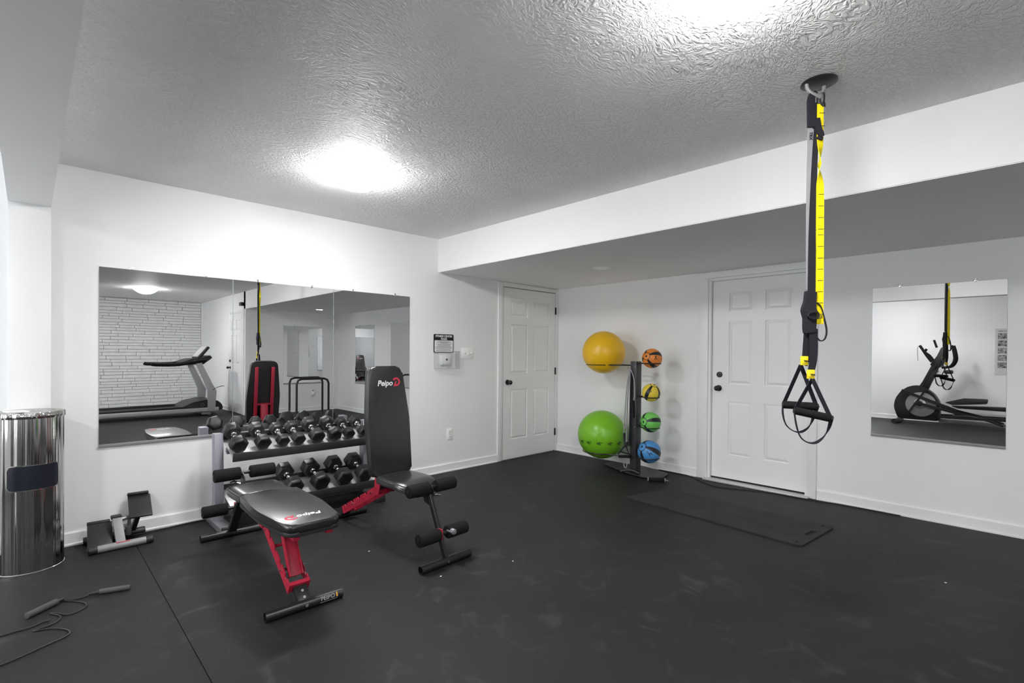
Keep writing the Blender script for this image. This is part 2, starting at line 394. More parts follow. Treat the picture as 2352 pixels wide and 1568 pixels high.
tag(MB().rng(LX - .1, SX + .1, BY - .1, .12, H, H + .12).build('ceiling', 'ceil'), 'grey ceiling with a brushed stomp texture over the main room', 'ceiling', kind=struct)
tag(MB().rng(SX, 0.12, NY - .1, .12, HS, H + .12).build('trim_1', 'soffit'), 'long boxed soffit dropping the ceiling in front of the doors', 'soffit', kind=struct)
tag(MB().rng(SX + .004, 0.001, NY - .001, 0.001, HS - .004, HS + .001).build('ceiling_soffit', 'ceil_smooth'), 'smooth dropped ceiling under the soffit above the doors', 'ceiling', kind=struct)
tag(MB().rng(-5.058, -4.869, BY, 0, 2.135, H + .02).build('trim_2', 'wall'), 'narrow boxed beam crossing the ceiling above the white post', 'beam', kind=struct)
tag(MB().rng(-5.058, -4.869, -.11, 0.02, 0, 2.137, bev=.003).build('trim_3', 'white'), 'square white post against the wall behind the steel bin', 'post', kind=struct)
tag(MB().rng(LX - .1, 0.12, 0, 0.12, 0, H).build('wall_left', 'wall'), 'light grey wall carrying the three mirror panels and the closed door', 'wall', kind=struct)
DY0, DY1, DZ = -2.035, -2.925, 2.015
wr = MB().rng(0, .12, .02, DY0, 0, H).rng(0, .12, DY1, NY - .1, 0, H).rng(0, .12, DY0, DY1, DZ, H).rng(.115, .16, DY0 + .1, DY1 - .1, 0, H)
tag(wr.build('wall_right', 'wall'), 'light grey wall behind the ball rack with the deadbolted door', 'wall', kind=struct)
tag(MB().rng(SX + .099, .12, NY - .1, NY, 0, H).build('wall_nook_end', 'wall'), 'short end wall of the alcove seen only in the mirrors', 'wall', kind=struct)
tag(MB().rng(SX, SX + .1, BY - .1, NY, 0, H).build('wall_rear_right', 'wall'), 'light grey wall with a white door seen in the first mirror panel', 'wall', kind=struct)
FILL_WIN = [(-1.85, -.30), (-9.55, -7.95)]; WZ0, WZ1 = .45, 2.15  # two unseen openings, added to brighten the walls and ceiling
wf = MB().rng(LX - .1, LX, -.30, .1, 0, H).rng(LX - .1, LX, -7.95, -1.85, 0, H).rng(LX - .1, LX, BY - .1, -9.55, 0, H)
for y0, y1 in FILL_WIN: wf.rng(LX - .1, LX, y0, y1, 0, WZ0).rng(LX - .1, LX, y0, y1, WZ1, H)
tag(wf.build('wall_far_left', 'wall'), 'grey wall behind the elliptical seen in the small mirror', 'wall', kind=struct)
wb = tag(MB().rng(LX - .1, SX + .1, BY - .15, BY - .02, 0, H).build('wall_rear', 'mortar'), 'white painted wall of long thin bricks behind the treadmill', 'wall', kind=struct)
# bricks: parts where the mirror shows them, the rest one part
rest = MB(); brick_mesh = {}
z = 0.0; nb = 0
while z < H - .01:
    hh = random.choice((.062, .07, .078)); hh = min(hh, H - z)
    x = SX - .035 - random.random() * .2; first = True; x1 = SX - .035
    while x1 > LX:
        Lb = random.uniform(.26, .62); x0 = max(LX, x1 - Lb)
        if x1 - x0 > .03:
            dp = random.uniform(.014, .026)
            if x1 > -4.55 and nb < 298:
                key = (round(x1 - x0, 2), hh, round(dp, 3))
                if key not in brick_mesh:
                    o = MB().box((0, 0, 0), (x1 - x0 - .008, dp, hh - .008), bev=.003, seg=1).build('brick', 'brick', wb); brick_mesh[key] = o.data
                else:
                    o = bpy.data.objects.new('brick', brick_mesh[key]); C.objects.link(o); o.parent = wb
                o.location = ((x0 + x1) / 2, BY - .02 + dp / 2, z + hh / 2); nb += 1
            else:
                rest.box(((x0 + x1) / 2, BY - .02 + dp / 2, z + hh / 2), (x1 - x0 - .008, dp, hh - .008))
        x1 = x0
    z += hh
tag(rest.build('brick', 'brick', wb), kind='stuff')
tag(MB().rng(SX - .035, SX, BY - .02, BY + .02, 0, H).build('trim_4', 'white'), 'thin white corner strip at the end of the brick wall', 'trim', kind=struct)

for k_, (y0, y1) in enumerate(FILL_WIN):
    ym = (y0 + y1) / 2; hw_ = (y1 - y0) / 2
    wd = thing('fill_window_%d' % (k_ + 1), ('white framed window added left of the post for fill light, unseen', 'white framed window added at the far rear for fill light, unseen')[k_], 'window', (LX, ym, 0), kind=struct)
    b = MB(); b.rng(-.09, .02, -hw_, hw_, WZ0 - .04, WZ0 + .03).rng(-.09, .02, -hw_, hw_, WZ1 - .03, WZ1 + .04)
    for y in (-hw_, 0, hw_): b.rng(-.09, .02, y - .03, y + .03, WZ0, WZ1)
    b.build('fill_window_frame', 'white', wd)
    MB().rng(-.055, -.05, -hw_, hw_, WZ0, WZ1).build('fill_pane', 'fill_pane', wd)
    pl = bpy.data.lights.new('fill_window_portal', 'AREA'); pl.shape = 'RECTANGLE'; pl.size = WZ1 - WZ0; pl.size_y = y1 - y0; pl.cycles.is_portal = True
    plo = bpy.data.objects.new('fill_window_portal', pl); C.objects.link(plo); plo.location = (LX - .12, ym, (WZ0 + WZ1) / 2); plo.rotation_euler = (0, -PI / 2, 0)  # portal guiding the world fill light through the added window
# baseboards with shoe moulding
def baseboard(name, p, q, n, label):
    """p->q along the wall, n = direction into the room"""
    p, q, n = Vector(p), Vector(q), Vector(n); d = (q - p); L = d.length; d.normalize()
    b = MB()
    prof = [(0, 0), (.024, 0), (.024, .010), (.014, .016), (.013, .078), (.008, .086), (0, .086)]
    Yv = Vector((0, 0, 1)); X = n
    b.prism(prof, p if X.cross(Yv).dot(d) > 0 else q, X, Yv, L)
    tag(b.build(name, 'white', smooth_deg=20), label, 'baseboard', kind=struct)
baseboard('baseboard_left', (-4.869, 0, 0), (-1.062, 0, 0), (0, -1, 0), 'white baseboard under the three mirror panels')
baseboard('baseboard_left_outer', (LX, 0, 0), (-5.058, 0, 0), (0, -1, 0), 'white baseboard left of the white post')
baseboard('baseboard_right_inner', (0, 0, 0), (0, -1.918, 0), (-1, 0, 0), 'white baseboard behind the ball rack')
baseboard('baseboard_right', (0, -3.01, 0), (0, NY, 0), (-1, 0, 0), 'white baseboard under the small wall mirror')
baseboard('baseboard_nook', (0, NY, 0), (SX, NY, 0), (0, 1, 0), 'white baseboard on the alcove end wall')
baseboard('baseboard_rear_right', (SX, BY, 0), (SX, -7.53, 0), (-1, 0, 0), 'white baseboard beside the treadmill front')
baseboard('baseboard_far_left', (LX, BY, 0), (LX, 0, 0), (1, 0, 0), 'white baseboard behind the elliptical')

# ---------------------------------------------------------------- doors
def six_panel(root, O, X, N, wdt, hgt, cols, rows):
    """leaf + six raised panels; O bottom-left, X along, N outward"""
    O, X, N = Vector(O), Vector(X), Vector(N); Z = Vector((0, 0, 1))
    leaf = MB(); outer = [(0, 0), (wdt, 0), (wdt, hgt), (0, hgt)]
    # backing sheet, then stiles and rails standing 9 mm proud
    def bx(a0, a1, z0, z1, n0, n1, bev=0.0):
        p = O + X * (a0 + a1) / 2 + Z * (z0 + z1) / 2 + N * (n0 + n1) / 2
        m = Matrix(((X.x, N.x, 0, 0), (X.y, N.y, 0, 0), (0, 0, 1, 0), (0, 0, 0, 1)))
        leaf.box(p, (a1 - a0, abs(n1 - n0), z1 - z0), rot=m, bev=bev)
    bx(0, wdt, 0, hgt, -.03, 0)
    ys = [0] + [v for c in cols for v in c] + [wdt]
    for i in range(0, len(ys), 2): bx(ys[i], ys[i + 1], 0, hgt, 0, .013)
    zs = [0] + [v for r in rows for v in r] + [hgt]
    for i in range(0, len(zs), 2):
        for c in cols: bx(c[0], c[1], zs[i], zs[i + 1], 0, .013)
    lf = leaf.build('door_leaf', 'door', root)
    for c in cols:
        for r in rows:
            p = MB(); a, b_, z0, z1 = c[0] + .008, c[1] - .008, r[0] + .008, r[1] - .008; k = .024
            lo = [O + X * u + Z * v for u, v in ((a, z0), (b_, z0), (b_, z1), (a, z1))]
            hi = [O + X * u + Z * v + N * .012 for u, v in ((a + k, z0 + k), (b_ - k, z0 + k), (b_ - k, z1 - k), (a + k, z1 - k))]
            L0 = [p.bm.verts.new(v) for v in lo]; L1 = [p.bm.verts.new(v) for v in hi]
            p.bm.faces.new(L1)
            for i in range(4): p.bm.faces.new((L0[i], L0[(i + 1) % 4], L1[(i + 1) % 4], L1[i]))
            p.build('raised_panel', 'door', root, smooth_deg=5)
    return lf
def round_knob(root, p, n, deadbolt=None):
    p, n = Vector(p), Vector(n)
    k = MB().cyl(p, p + n * .012, .031, bev=.003).cyl(p + n * .01, p + n * .045, .012)
    m = k.bm; k.sph(p + n * .055, .026, sc=(1, 1, 1))
    k.build('door_knob', 'black_metal', root)
    if deadbolt:
        d = Vector(deadbolt); MB().cyl(d, d + n * .02, .030, r2=.026, bev=.002).cyl(d + n * .02, d + n * .028, .012).build('deadbolt', 'black_metal', root)
# door 1 (in the mirror wall, near the corner)
d1 = thing('door_1', 'white six panel door beside the room corner with a round black knob', 'door', kind=struct)
W1 = .915; x0 = -.975
six_panel(d1, (x0, -.001, .012), (1, 0, 0), (0, -1, 0), W1, 2.022, [(.118, .405), (.518, .795)], [(.225, .818), (1.005, 1.59), (1.69, 1.88)])
b = MB(); b.rng(-1.058, -.982, -.018, 0.0, 0, 2.092, bev=.004)
b.rng(-.982, -.050, -.018, 0, 2.042, 2.092, bev=.004); b.rng(-.052, -.002, -.018, 0, 0, 2.092, bev=.004)
b.build('casing', 'white', d1)
MB().rng(-.981, -.976, -.004, 0, 0, 2.04).rng(-.976, -.058, -.004, 0, 2.035, 2.04).rng(-.059, -.053, -.004, 0, 0, 2.04).build('shadow_gap', 'dark', d1)
round_knob(d1, (-.912, -.015, .918), (0, -1, 0))
for hz in (1.81, 1.035, .25):
    MB().cyl((-.055, -.022, hz - .045), (-.055, -.022, hz + .045), .0075, n=10).rng(-.066, -.05, -.0165, -.012, hz - .045, hz + .045).build('hinge', 'black_metal', d1)
# door 2 (deadbolted exterior door, recessed)
d2 = thing('door_2', 'white panelled exterior door with black deadbolt and knob behind the suspension straps', 'door', kind=struct)
six_panel(d2, (.05, DY0 - .015, .03), (0, -1, 0), (-1, 0, 0), .86, 1.972, [(.165, .385), (.505, .73)], [(.235, .765), (.94, 1.56), (1.66, 1.85)])
b = MB(); b.rng(-.018, 0, -1.918, DY0 + .012, 0, 2.04, bev=.003); b.rng(-.018, 0, DY1 - .012, -3.005, 0, 2.04, bev=.003)
b.rng(-.022, 0, -1.905, -3.018, 2.03, 2.088, bev=.004)
b.build('casing', 'white', d2)
b = MB(); b.rng(-.002, .11, DY0 + .005, DY0 - .012, .0, 2.01); b.rng(-.002, .11, DY1 - .005, DY1 + .012, .0, 2.01); b.rng(-.002, .11, DY0, DY1, 2.003, 2.02)
b.build('jamb', 'white', d2)
MB().rng(-.075, .09, DY0 + .03, DY1 - .03, 0, .016, bev=.004).build('threshold', 'alu', d2)
MB().rng(.035, .09, DY0 - .012, DY1 + .012, .012, .030).build('door_sweep', 'dark', d2)
round_knob(d2, (.041, -2.118, .925), (-1, 0, 0), (.041, -2.125, 1.062))
# door 3 (seen in the mirror)
d3 = thing('door_3', 'white door with black knob and deadbolt seen reflected between treadmill and bench', 'door', kind=struct)
six_panel(d3, (SX - .008, -7.44, .012), (0, 1, 0), (-1, 0, 0), .84, 2.02, [(.12, .37), (.47, .72)], [(.22, .80), (1.0, 1.58), (1.68, 1.88)])
b = MB(); b.rng(SX - .02, SX, -7.53, -7.445, 0, 2.10, bev=.004); b.rng(SX - .02, SX, -6.595, -6.51, 0, 2.10, bev=.004); b.rng(SX - .02, SX, -7.445, -6.595, 2.035, 2.10, bev=.004)
b.build('casing', 'white', d3)
round_knob(d3, (SX - .017, -7.38, .92), (-1, 0, 0), (SX - .017, -7.38, 1.06))
tag(MB().box((SX - .03, -6.60, 2.20), (.06, .12, .07), bev=.01).build('door_sensor', 'black_plastic'), 'small black box on the wall above the reflected door', 'sensor')

# ---------------------------------------------------------------- ceiling lamps
def dome(x, y, label, grp='glowing ceiling domes', r=.2):
    t = thing('ceiling_light', label, 'light', (x, y, H), group=grp)
    MB().lathe([(0, -.001), (r - .004, -.001), (r - .004, -.0135), (0, -.0135)]).build('light_base', 'offwhite', t)
    dp = .098; Rs = (r * r + dp * dp) / (2 * dp); am_ = math.asin(r / Rs)
    prof = [(Rs * math.sin(am_ * (1 - k / 12)), -.014 - (Rs * math.cos(am_ * (1 - k / 12)) - Rs * math.cos(am_))) for k in range(12)] + [(0, -.014 - dp)]
    MB().lathe(prof).build('light_dome', 'lamp', t)
dome(-3.41, -1.19, 'glowing white dome ceiling light above the dumbbell rack')
dome(-3.41, -3.67, 'glowing dome ceiling light at the top edge near the strap anchor')
dome(-3.38, -7.32, 'glowing dome ceiling light seen in the first mirror panel')
dome(-6.3, -2.6, 'unseen dome light in the area left of the beam, kept for its light', r=.17)  # this dome and the next are unseen, kept as light sources
dome(-6.3, -6.6, 'unseen dome light behind the camera left of the beam, kept for its light', r=.17)
def downlight(x, y, label, m):
    t = thing('recessed_light', label, 'light', (x, y, HS - .004), group='recessed lights in the dropped ceiling')
    MB().lathe([(.062, 0), (.062, -.006), (.088, -.004), (.090, 0)], n=32).build('light_trim', 'offwhite', t)
    MB().lathe([(0, -.003), (.063, -.003), (.063, .0), (0, .0)], n=32).build('light_lens', m, t)
downlight(-.95, -1.38, 'unlit small recessed light in the dropped ceiling above the balls', 'offwhite')
downlight(-.85, -5.45, 'lit small recessed light seen in the middle mirror panel', 'lamp2')

# ---------------------------------------------------------------- mirrors
def mirror(O, X, N, wdt, hgt, label, clips, grp=None):
    """O lower corner on the wall, X along the wall, N out of the wall"""
    O, X, N = Vector(O), Vector(X), Vector(N)
    t = thing('wall_mirror', label, 'mirror', tuple(O), group=grp)
    m = Matrix(((X.x, N.x, 0, 0), (X.y, N.y, 0, 0), (0, 0, 1, 0), (0, 0, 0, 1)))
    c = X * wdt / 2 + Vector((0, 0, hgt / 2))
    MB().box(c + N * .0025, (wdt, .005, hgt), rot=m).build('backing', 'mirror_edge', t)
    MB().box(c + N * .0056, (wdt - .003, .001, hgt - .003), rot=m).build('mirror_glass', 'mirror', t)
    MB().box(X * wdt / 2 + N * .006 + Vector((0, 0, -.004)), (wdt, .014, .02), rot=m, bev=.002).build('bottom_channel', 'silver', t)
    for a in clips:
        p = X * a + Vector((0, 0, hgt)) ; MB().box(p + N * .006 + Vector((0, 0, .004)), (.018, .010, .022), rot=m, bev=.002).cyl(p + N * .010 + Vector((0, 0, .012)), p + N * .016 + Vector((0, 0, .012)), .006, n=10).build('mirror_clip', 'chrome', t)
mirror((-4.635, 0, .625), (1, 0, 0), (0, -1, 0), .802, 1.19, 'large frameless mirror panel nearest the white post, leftmost of the three', (.175, .62))
mirror((-3.832, 0, .625), (1, 0, 0), (0, -1, 0), .802, 1.19, 'middle frameless mirror panel above the dumbbell rack', (.176, .61))
mirror((-3.029, 0, .625), (1, 0, 0), (0, -1, 0), .785, 1.19, 'frameless mirror panel nearest the rules sign, partly behind the upright bench', (.18, .615))
mirror((0, -3.395, .62), (0, -1, 0), (-1, 0, 0), .787, 1.192, 'frameless mirror on the right wall showing an elliptical trainer', (.18, .62))
mirror((0, -4.82, .62), (0, -1, 0), (-1, 0, 0), .80, 1.192, 'second frameless mirror on the right wall, seen only in reflection', (.2, .6))
mirror((-.36, NY, .60), (-1, 0, 0), (0, 1, 0), .82, 1.20, 'frameless mirror on the alcove end wall above the dip bars', (.2, .6))

# ---------------------------------------------------------------- wall fittings
sg = thing('rules_sign', 'black and white fitness rules sign above the clear thermostat box', 'sign', (-1.825, 0, 1.36))
MB().prism(rounded(-.128, .128, -.10, .095, .014), (0, 0, 0), (1, 0, 0), (0, 0, 1), .0045).build('sign_board', 'black_print', sg)
MB().prism(rounded(-.118, .118, -.093, .030, .008), (0, -.0045, 0), (1, 0, 0), (0, 0, 1), .0018).build('sign_panel', 'white_print', sg)
ff = lambda x, z, y=-.0085: frame((x, y, z), (1, 0, 0), (0, 0, 1))
text('sign_lettering', 'FITNESS CENTER', .030, 'white_print', sg, ff(0, .073, -.0075), bold=.0008, sp=.95)
text('sign_lettering', 'RULES', .028, 'white_print', sg, ff(0, .045, -.0075), bold=.0008)
rl = MB(); random.seed(3)
for i, (hw, zz) in enumerate([(.075, .020), (.095, .010), (.050, .003), (.10, -.008), (.078, -.019), (.085, -.030), (.105, -.041), (.105, -.052), (.09, -.064), (.10, -.076)]):
    x = -hw
    while x < hw:   # words as short printed dashes
        l = random.uniform(.006, .018); rl.rng(x, min(x + l, hw), -.0085, -.0078, zz - .0018, zz + .0018); x += l + .003
tag(rl.build('sign_small_print', 'black_print', sg), kind='stuff')

tb = thing('thermostat_guard', 'clear plastic lock box over a white thermostat under the rules sign', 'thermostat', (-1.805, 0, 1.185))
g = MB()
for a in ((-.142, .142, -.075, -.070, -.092, .092), (-.142, -.136, -.072, 0, -.092, .092), (.136, .142, -.072, 0, -.092, .092), (-.142, .142, -.072, 0, .086, .092), (-.142, .142, -.072, 0, -.092, -.086)):
    g.rng(*a)
for x in (-.11, -.085, .085, .11): g.rng(x - .002, x + .002, -.078, -.074, -.07, .07)
g.build('clear_cover', 'clear', tb)
MB().box((.0, -.012, .0), (.13, .022, .11), bev=.006).box((.0, -.026, .0), (.095, .008, .085), bev=.004).build('thermostat', 'offwhite', tb)
MB().box((.0, -.032, .004), (.020, .004, .020)).build('display', 'black_plastic', tb)
MB().cyl((0, -.074, -.076), (0, -.086, -.076), .007, n=12).build('cam_lock', 'chrome', tb)
sw = thing('light_switch', 'three gang white switch plate right of the rules sign', 'switch', (-1.502, 0, 1.254))
MB().box((0, -.003, 0), (.165, .006, .118), bev=.003).build('switch_plate', 'offwhite', sw)
for x, up in ((-.046, 1), (0, -1), (.046, 1)):
    MB().bar((x, -.004, 0), (x, -.018, .010 * up), .009, .012).build('toggle', 'offwhite', sw)
ou = thing('wall_outlet', 'white duplex outlet low on the wall right of the upright bench', 'outlet', (-1.742, 0, .394))
MB().box((0, -.003, 0), (.076, .006, .120), bev=.003).build('outlet_plate', 'offwhite', ou)
for z in (.028, -.028):
    MB().box((0, -.0068, z), (.034, .004, .040), bev=.004).build('socket', 'offwhite', ou)
    MB().rng(-.008, -.005, -.0095, -.0085, z - .003, z + .009).rng(.005, .008, -.0095, -.0085, z - .003, z + .009).rng(-.002, .002, -.0095, -.0085, z - .012, z - .008).build('socket_slots', 'dark', ou)
MB().cyl((0, -.006, 0), (0, -.008, 0), .004, n=8).build('screw', 'black_metal', ou)
af = thing('air_freshener', 'white plug-in air freshener low on the alcove wall by the dip bars', 'air freshener', (-.57, NY, .37))
MB().box((0, .003, 0), (.076, .006, .118), bev=.003).build('outlet_plate', 'offwhite', af)
MB().box((0, .03, .0), (.055, .05, .09), bev=.018, seg=3).build('freshener_body', 'offwhite', af)
MB().cyl((0, .03, .04), (0, .03, .075), .018, r2=.012).build('freshener_bottle', 'silver', af)

# ================================================================ STEEL BIN
bn = thing('wipes_dispenser_bin', 'tall stainless steel round bin with a dark slot band beside the white post', 'bin', (-4.965, -.272, 0))
R = .150
MB().lathe([(0, .008), (R - .004, .008), (R - .002, .0), (R, .002), (R, .893), (R - .006, .895), (0, .895)], n=96).build('bin_body', 'stainless', bn)
MB().lathe([(R - .002, .872), (R + .004, .872), (R + .006, .876), (R + .006, .898), (R + .002, .905), (R - .012, .903), (R * .6, .893), (.03, .90), (0, .90)], n=96).build('lid_rim', 'stainless', bn)
MB().box((-.055, -.02, .907), (.10, .055, .010), rot=(0.05, 0.06, .5), bev=.004).build('wipe_sheet', 'white_print', bn)
MB().lathe([(R, 0), (R + .003, .001), (R + .003, .010), (R, .012)], n=96).build('base_ring', 'chrome', bn)
# dark slot: curved plate on the front, towards the room
sl = MB(); a0, a1 = math.radians(-127), math.radians(-37); K = 24
def curved_plate(mb, r0, r1, a0, a1, z0, z1, K, cr=.02):
    cols = []
    for k in range(K + 1):
        a = a0 + (a1 - a0) * k / K; d = min(k, K - k) / K * (a1 - a0) * r1
        c = 0 if d >= cr else cr - math.sqrt(max(0, cr * cr - (cr - d) ** 2))
        cols.append([mb.bm.verts.new((r * math.cos(a), r * math.sin(a), z)) for r, z in ((r0, z0 + c), (r1, z0 + c), (r1, z1 - c), (r0, z1 - c))])
    for A, B_ in zip(cols, cols[1:]):
        for k in range(4): mb.bm.faces.new((A[k], A[(k + 1) % 4], B_[(k + 1) % 4], B_[k]))
    mb.bm.faces.new(cols[0][::-1]); mb.bm.faces.new(cols[-1])
curved_plate(sl, R - .002, R + .0012, a0, a1, .476, .610, K)
mm = mat('dark_slot', (0.014, 0.016, 0.025), 0.22, spec=0.5)
sl.build('waste_opening', mm, bn)
fr = MB(); curved_plate(fr, R - .002, R + .0006, a0 - .02, a1 + .02, .471, .615, K, .024); fr.build('opening_frame', 'chrome', bn)

# ================================================================ STEPPER
st = thing('mini_stepper', 'small grey and black mini stepper on the floor beside the steel bin', 'stepper', (-4.54, -.17, 0))
o = Vector((-4.54, -.17, 0)); P = lambda x, y, z: (x - o.x, y - o.y, z)
MB().cyl(P(-4.665, -.290, .024), P(-4.415, -.290, .024), .022, bev=.002).build('front_foot', 'silver', st)
MB().cyl(P(-4.705, -.290, .024), P(-4.662, -.290, .024), .0245, bev=.005).build('foot_cap', 'black_plastic', st)
MB().cyl(P(-4.418, -.290, .024), P(-4.378, -.290, .024), .0245, bev=.005).build('foot_cap', 'black_plastic', st)
MB().cyl(P(-4.715, -.055, .024), P(-4.39, -.055, .024), .024, bev=.004).build('rear_foot', 'black_plastic', st)
MB().bar(P(-4.545, -.280, .030), P(-4.555, -.165, .165), .050, .030, bev=.004).bar(P(-4.54, -.28, .03), P(-4.54, -.06, .03), .045, .025, bev=.004).build('centre_column', 'silver', st)
MB().box(P(-4.557, -.155, .172), (.056, .05, .022), bev=.006).build('column_cap', 'black_plastic', st)
MB().cyl(P(-4.53, -.155, .150), P(-4.44, -.13, .162), .014).build('cross_axle', 'steel', st)
for (cx, cy, cz, rx) in ((-4.642, -.19, .075, .62), (-4.428, -.13, .212, .50)):
    pd = MB().box(P(cx, cy, cz), (.125, .21, .014), rot=(rx, 0, -.06), bev=.005)
    pd.box(P(cx, cy + .09, cz + .065), (.118, .02, .022), rot=(rx, 0, -.06), bev=.006)
    pd.build('pedal', 'black_plastic', st)
MB().bar(P(-4.46, -.06, .03), P(-4.425, -.12, .19), .028, .028, bev=.004).build('pedal_arm', 'black_metal', st)
MB().bar(P(-4.60, -.06, .03), P(-4.63, -.16, .09), .028, .028, bev=.004).build('pedal_arm', 'black_metal', st)
MB().cyl(P(-4.49, -.11, .05), P(-4.485, -.13, .15), .010).cyl(P(-4.49, -.11, .03), P(-4.488, -.12, .09), .017).build('shock_absorber', 'steel', st)
MB().box(P(-4.535, -.299, .0445), (.075, .004, .006), rot=(.9, 0, 0)).build('red_sticker', 'red_print', st)

# ================================================================ DUMBBELL RACK
RX0, RX1 = -3.985, -2.84
rk = thing('dumbbell_rack', 'grey and black two tier dumbbell rack standing under the mirrors', 'rack', (-3.41, -.30, 0))
o = Vector((-3.41, -.30, 0)); P = lambda x, y, z: (x - o.x, y - o.y, z)
for sx, m_ in ((RX0, 'lilac'), (RX1, 'lilac')):
    MB().bar(P(sx, -.235, .03), P(sx, -.215, .665), .058, .075, bev=.004).build('upright', m_, rk)
    MB().rng(sx - .04 - o.x, sx + .04 - o.x, -.055 - o.y, -.49 - o.y, 0.0, .045, bev=.004).build('base_foot', 'steel' if sx == RX0 else 'darksteel', rk)
    MB().rng(sx - .043 - o.x, sx + .043 - o.x, -.485 - o.y, -.515 - o.y, 0.0, .058, bev=.004).build('foot_cap', 'black_plastic', rk)
MB().rng(RX0 - o.x, RX1 - o.x, -.235 - o.y, -.20 - o.y, .055, .10).build('cross_brace', 'steel', rk)
def tray(zf, zr, yf, yr):
    # yf/zf front lip top, yr/zr rear top
    xa, xb = RX0 + .035 - o.x, RX1 + .02 - o.x
    a = Vector((0, yr - yf, zr - zf)); L = a.length; cy, cz = (yf + yr) / 2 - o.y, (zf + zr) / 2 - .028
    ang = math.atan2(zr - zf, yr - yf)
    MB().box(((xa + xb) / 2, cy, cz), (xb - xa, L, .004), rot=(ang, 0, 0)).build('shelf', 'shelfmetal', rk)
    MB().box(((xa + xb) / 2, yf - o.y, zf - .026), (xb - xa, .012, .062), rot=(ang * .5, 0, 0), bev=.003).build('front_lip', 'darksteel', rk)
    MB().box(((xa + xb) / 2, yr - o.y, zr - .012), (xb - xa, .006, .055), rot=(ang, 0, 0), bev=.002).build('rear_lip', 'darksteel', rk)
    MB().box(((xa + xb) / 2, (yf + yr) / 2 - o.y + .03, cz - .02), (xb - xa, .04, .03), rot=(ang, 0, 0)).build('shelf_brace', 'steel', rk)
    for x in (xa + .03, xb - .05):
        MB().cyl((x, yf + .035 - o.y, zf - .018), (x, yf + .035 - o.y, zf - .008), .009, n=10).build('bolt', 'black_metal', rk)
tray(.545, .640, -.455, -.205)
tray(.180, .265, -.455, -.175)

def dumbbell(x, yc, zc, slope, r, L, rot, label):
    t = thing('dumbbell', label, 'dumbbell', (x, yc, zc), 0, 'hex dumbbells on the two tier rack')
    d = Vector((0, -math.cos(slope), -math.sin(slope)))
    hl = r * 1.35
    for sg_ in (1, -1):
        a = d * sg_ * (L / 2 - hl); b = d * sg_ * (L / 2)
        h = MB()
        m = Matrix.Translation(Vector((0, 0, 0)))
        q = d.to_track_quat('Z', 'Y').to_matrix().to_4x4() @ Matrix.Rotation(rot, 4, 'Z')
        rings = []
        for (f, rr) in ((-.02, .55), (0.0, .80), (.22, 1.0), (.80, 1.0), (.97, .84), (1.0, .70)):
            zz = sg_ * (L / 2 - hl + hl * f)
            rings.append([h.bm.verts.new(q @ Vector((r * rr * math.cos(PI / 3 * k), r * rr * math.sin(PI / 3 * k), zz))) for k in range(6)])
        for A, B_ in zip(rings, rings[1:]):
            for k in range(6): h.bm.faces.new((A[k], A[(k + 1) % 6], B_[(k + 1) % 6], B_[k]))
        h.bm.faces.new(rings[0]); h.bm.faces.new(rings[-1])
        es = [e for e in h.bm.edges]
        bmesh.ops.bevel(h.bm, geom=es, offset=r * .045, segments=2, affect='EDGES', profile=0.5, clamp_overlap=True)
        h.build('head', 'dumb', t, smooth_deg=24)
    q = d.to_track_quat('Z', 'Y').to_matrix().to_4x4(); hh = MB(); hw = L / 2 - hl * .98
    hh.lathe([(0, -hw), (.019, -hw), (.019, -hw + .008), (.013, -hw + .014), (.0155, 0), (.013, hw - .014), (.019, hw - .008), (.019, hw), (0, hw)], n=20)
    bmesh.ops.transform(hh.bm, matrix=q, verts=hh.bm.verts)
    hh.build('handle', 'chrome', t)
top = [(-3.900, .062, .25, 'topmost row dumbbell beside the left upright with a pale worn top'),
       (-3.738, .058, .02, 'black hex dumbbell, second from the left upright on the upper shelf'),
       (-3.596, .050, .05, 'small black hex dumbbell, third from the left upright on the upper shelf'),
       (-3.480, .052, .0, 'small black hex dumbbell, fourth from the left upright on the upper shelf'),
       (-3.340, .062, .12, 'wide black hex dumbbell, fifth from the left upright on the upper shelf'),
       (-3.196, .060, .50, 'corner-up black hex dumbbell, sixth from the left upright on the upper shelf'),
       (-3.073, .050, .10, 'small black hex dumbbell, seventh from the left on the upper shelf'),
       (-2.945, .052, .0, 'black hex dumbbell on the upper shelf closest to the upright bench')]
for x, r, rt, lb in top:
    dumbbell(x, -.325, .635 + (r - .055) * .9, math.radians(25), r, .235 + (r - .05) * 2.0, rt, lb)
low = [(-3.520, .072, .05, 'large black hex dumbbell on the lower shelf just behind the flat bench'),
       (-3.315, .074, .20, 'large black hex dumbbell, second from the left on the lower shelf'),
       (-3.122, .074, .02, 'large black hex dumbbell, third from the left on the lower shelf'),
       (-2.945, .074, .0, 'large black hex dumbbell on the lower shelf closest to the upright bench')]
for x, r, rt, lb in low:
    dumbbell(x, -.315, .282, math.radians(20), r, .31, rt, lb)

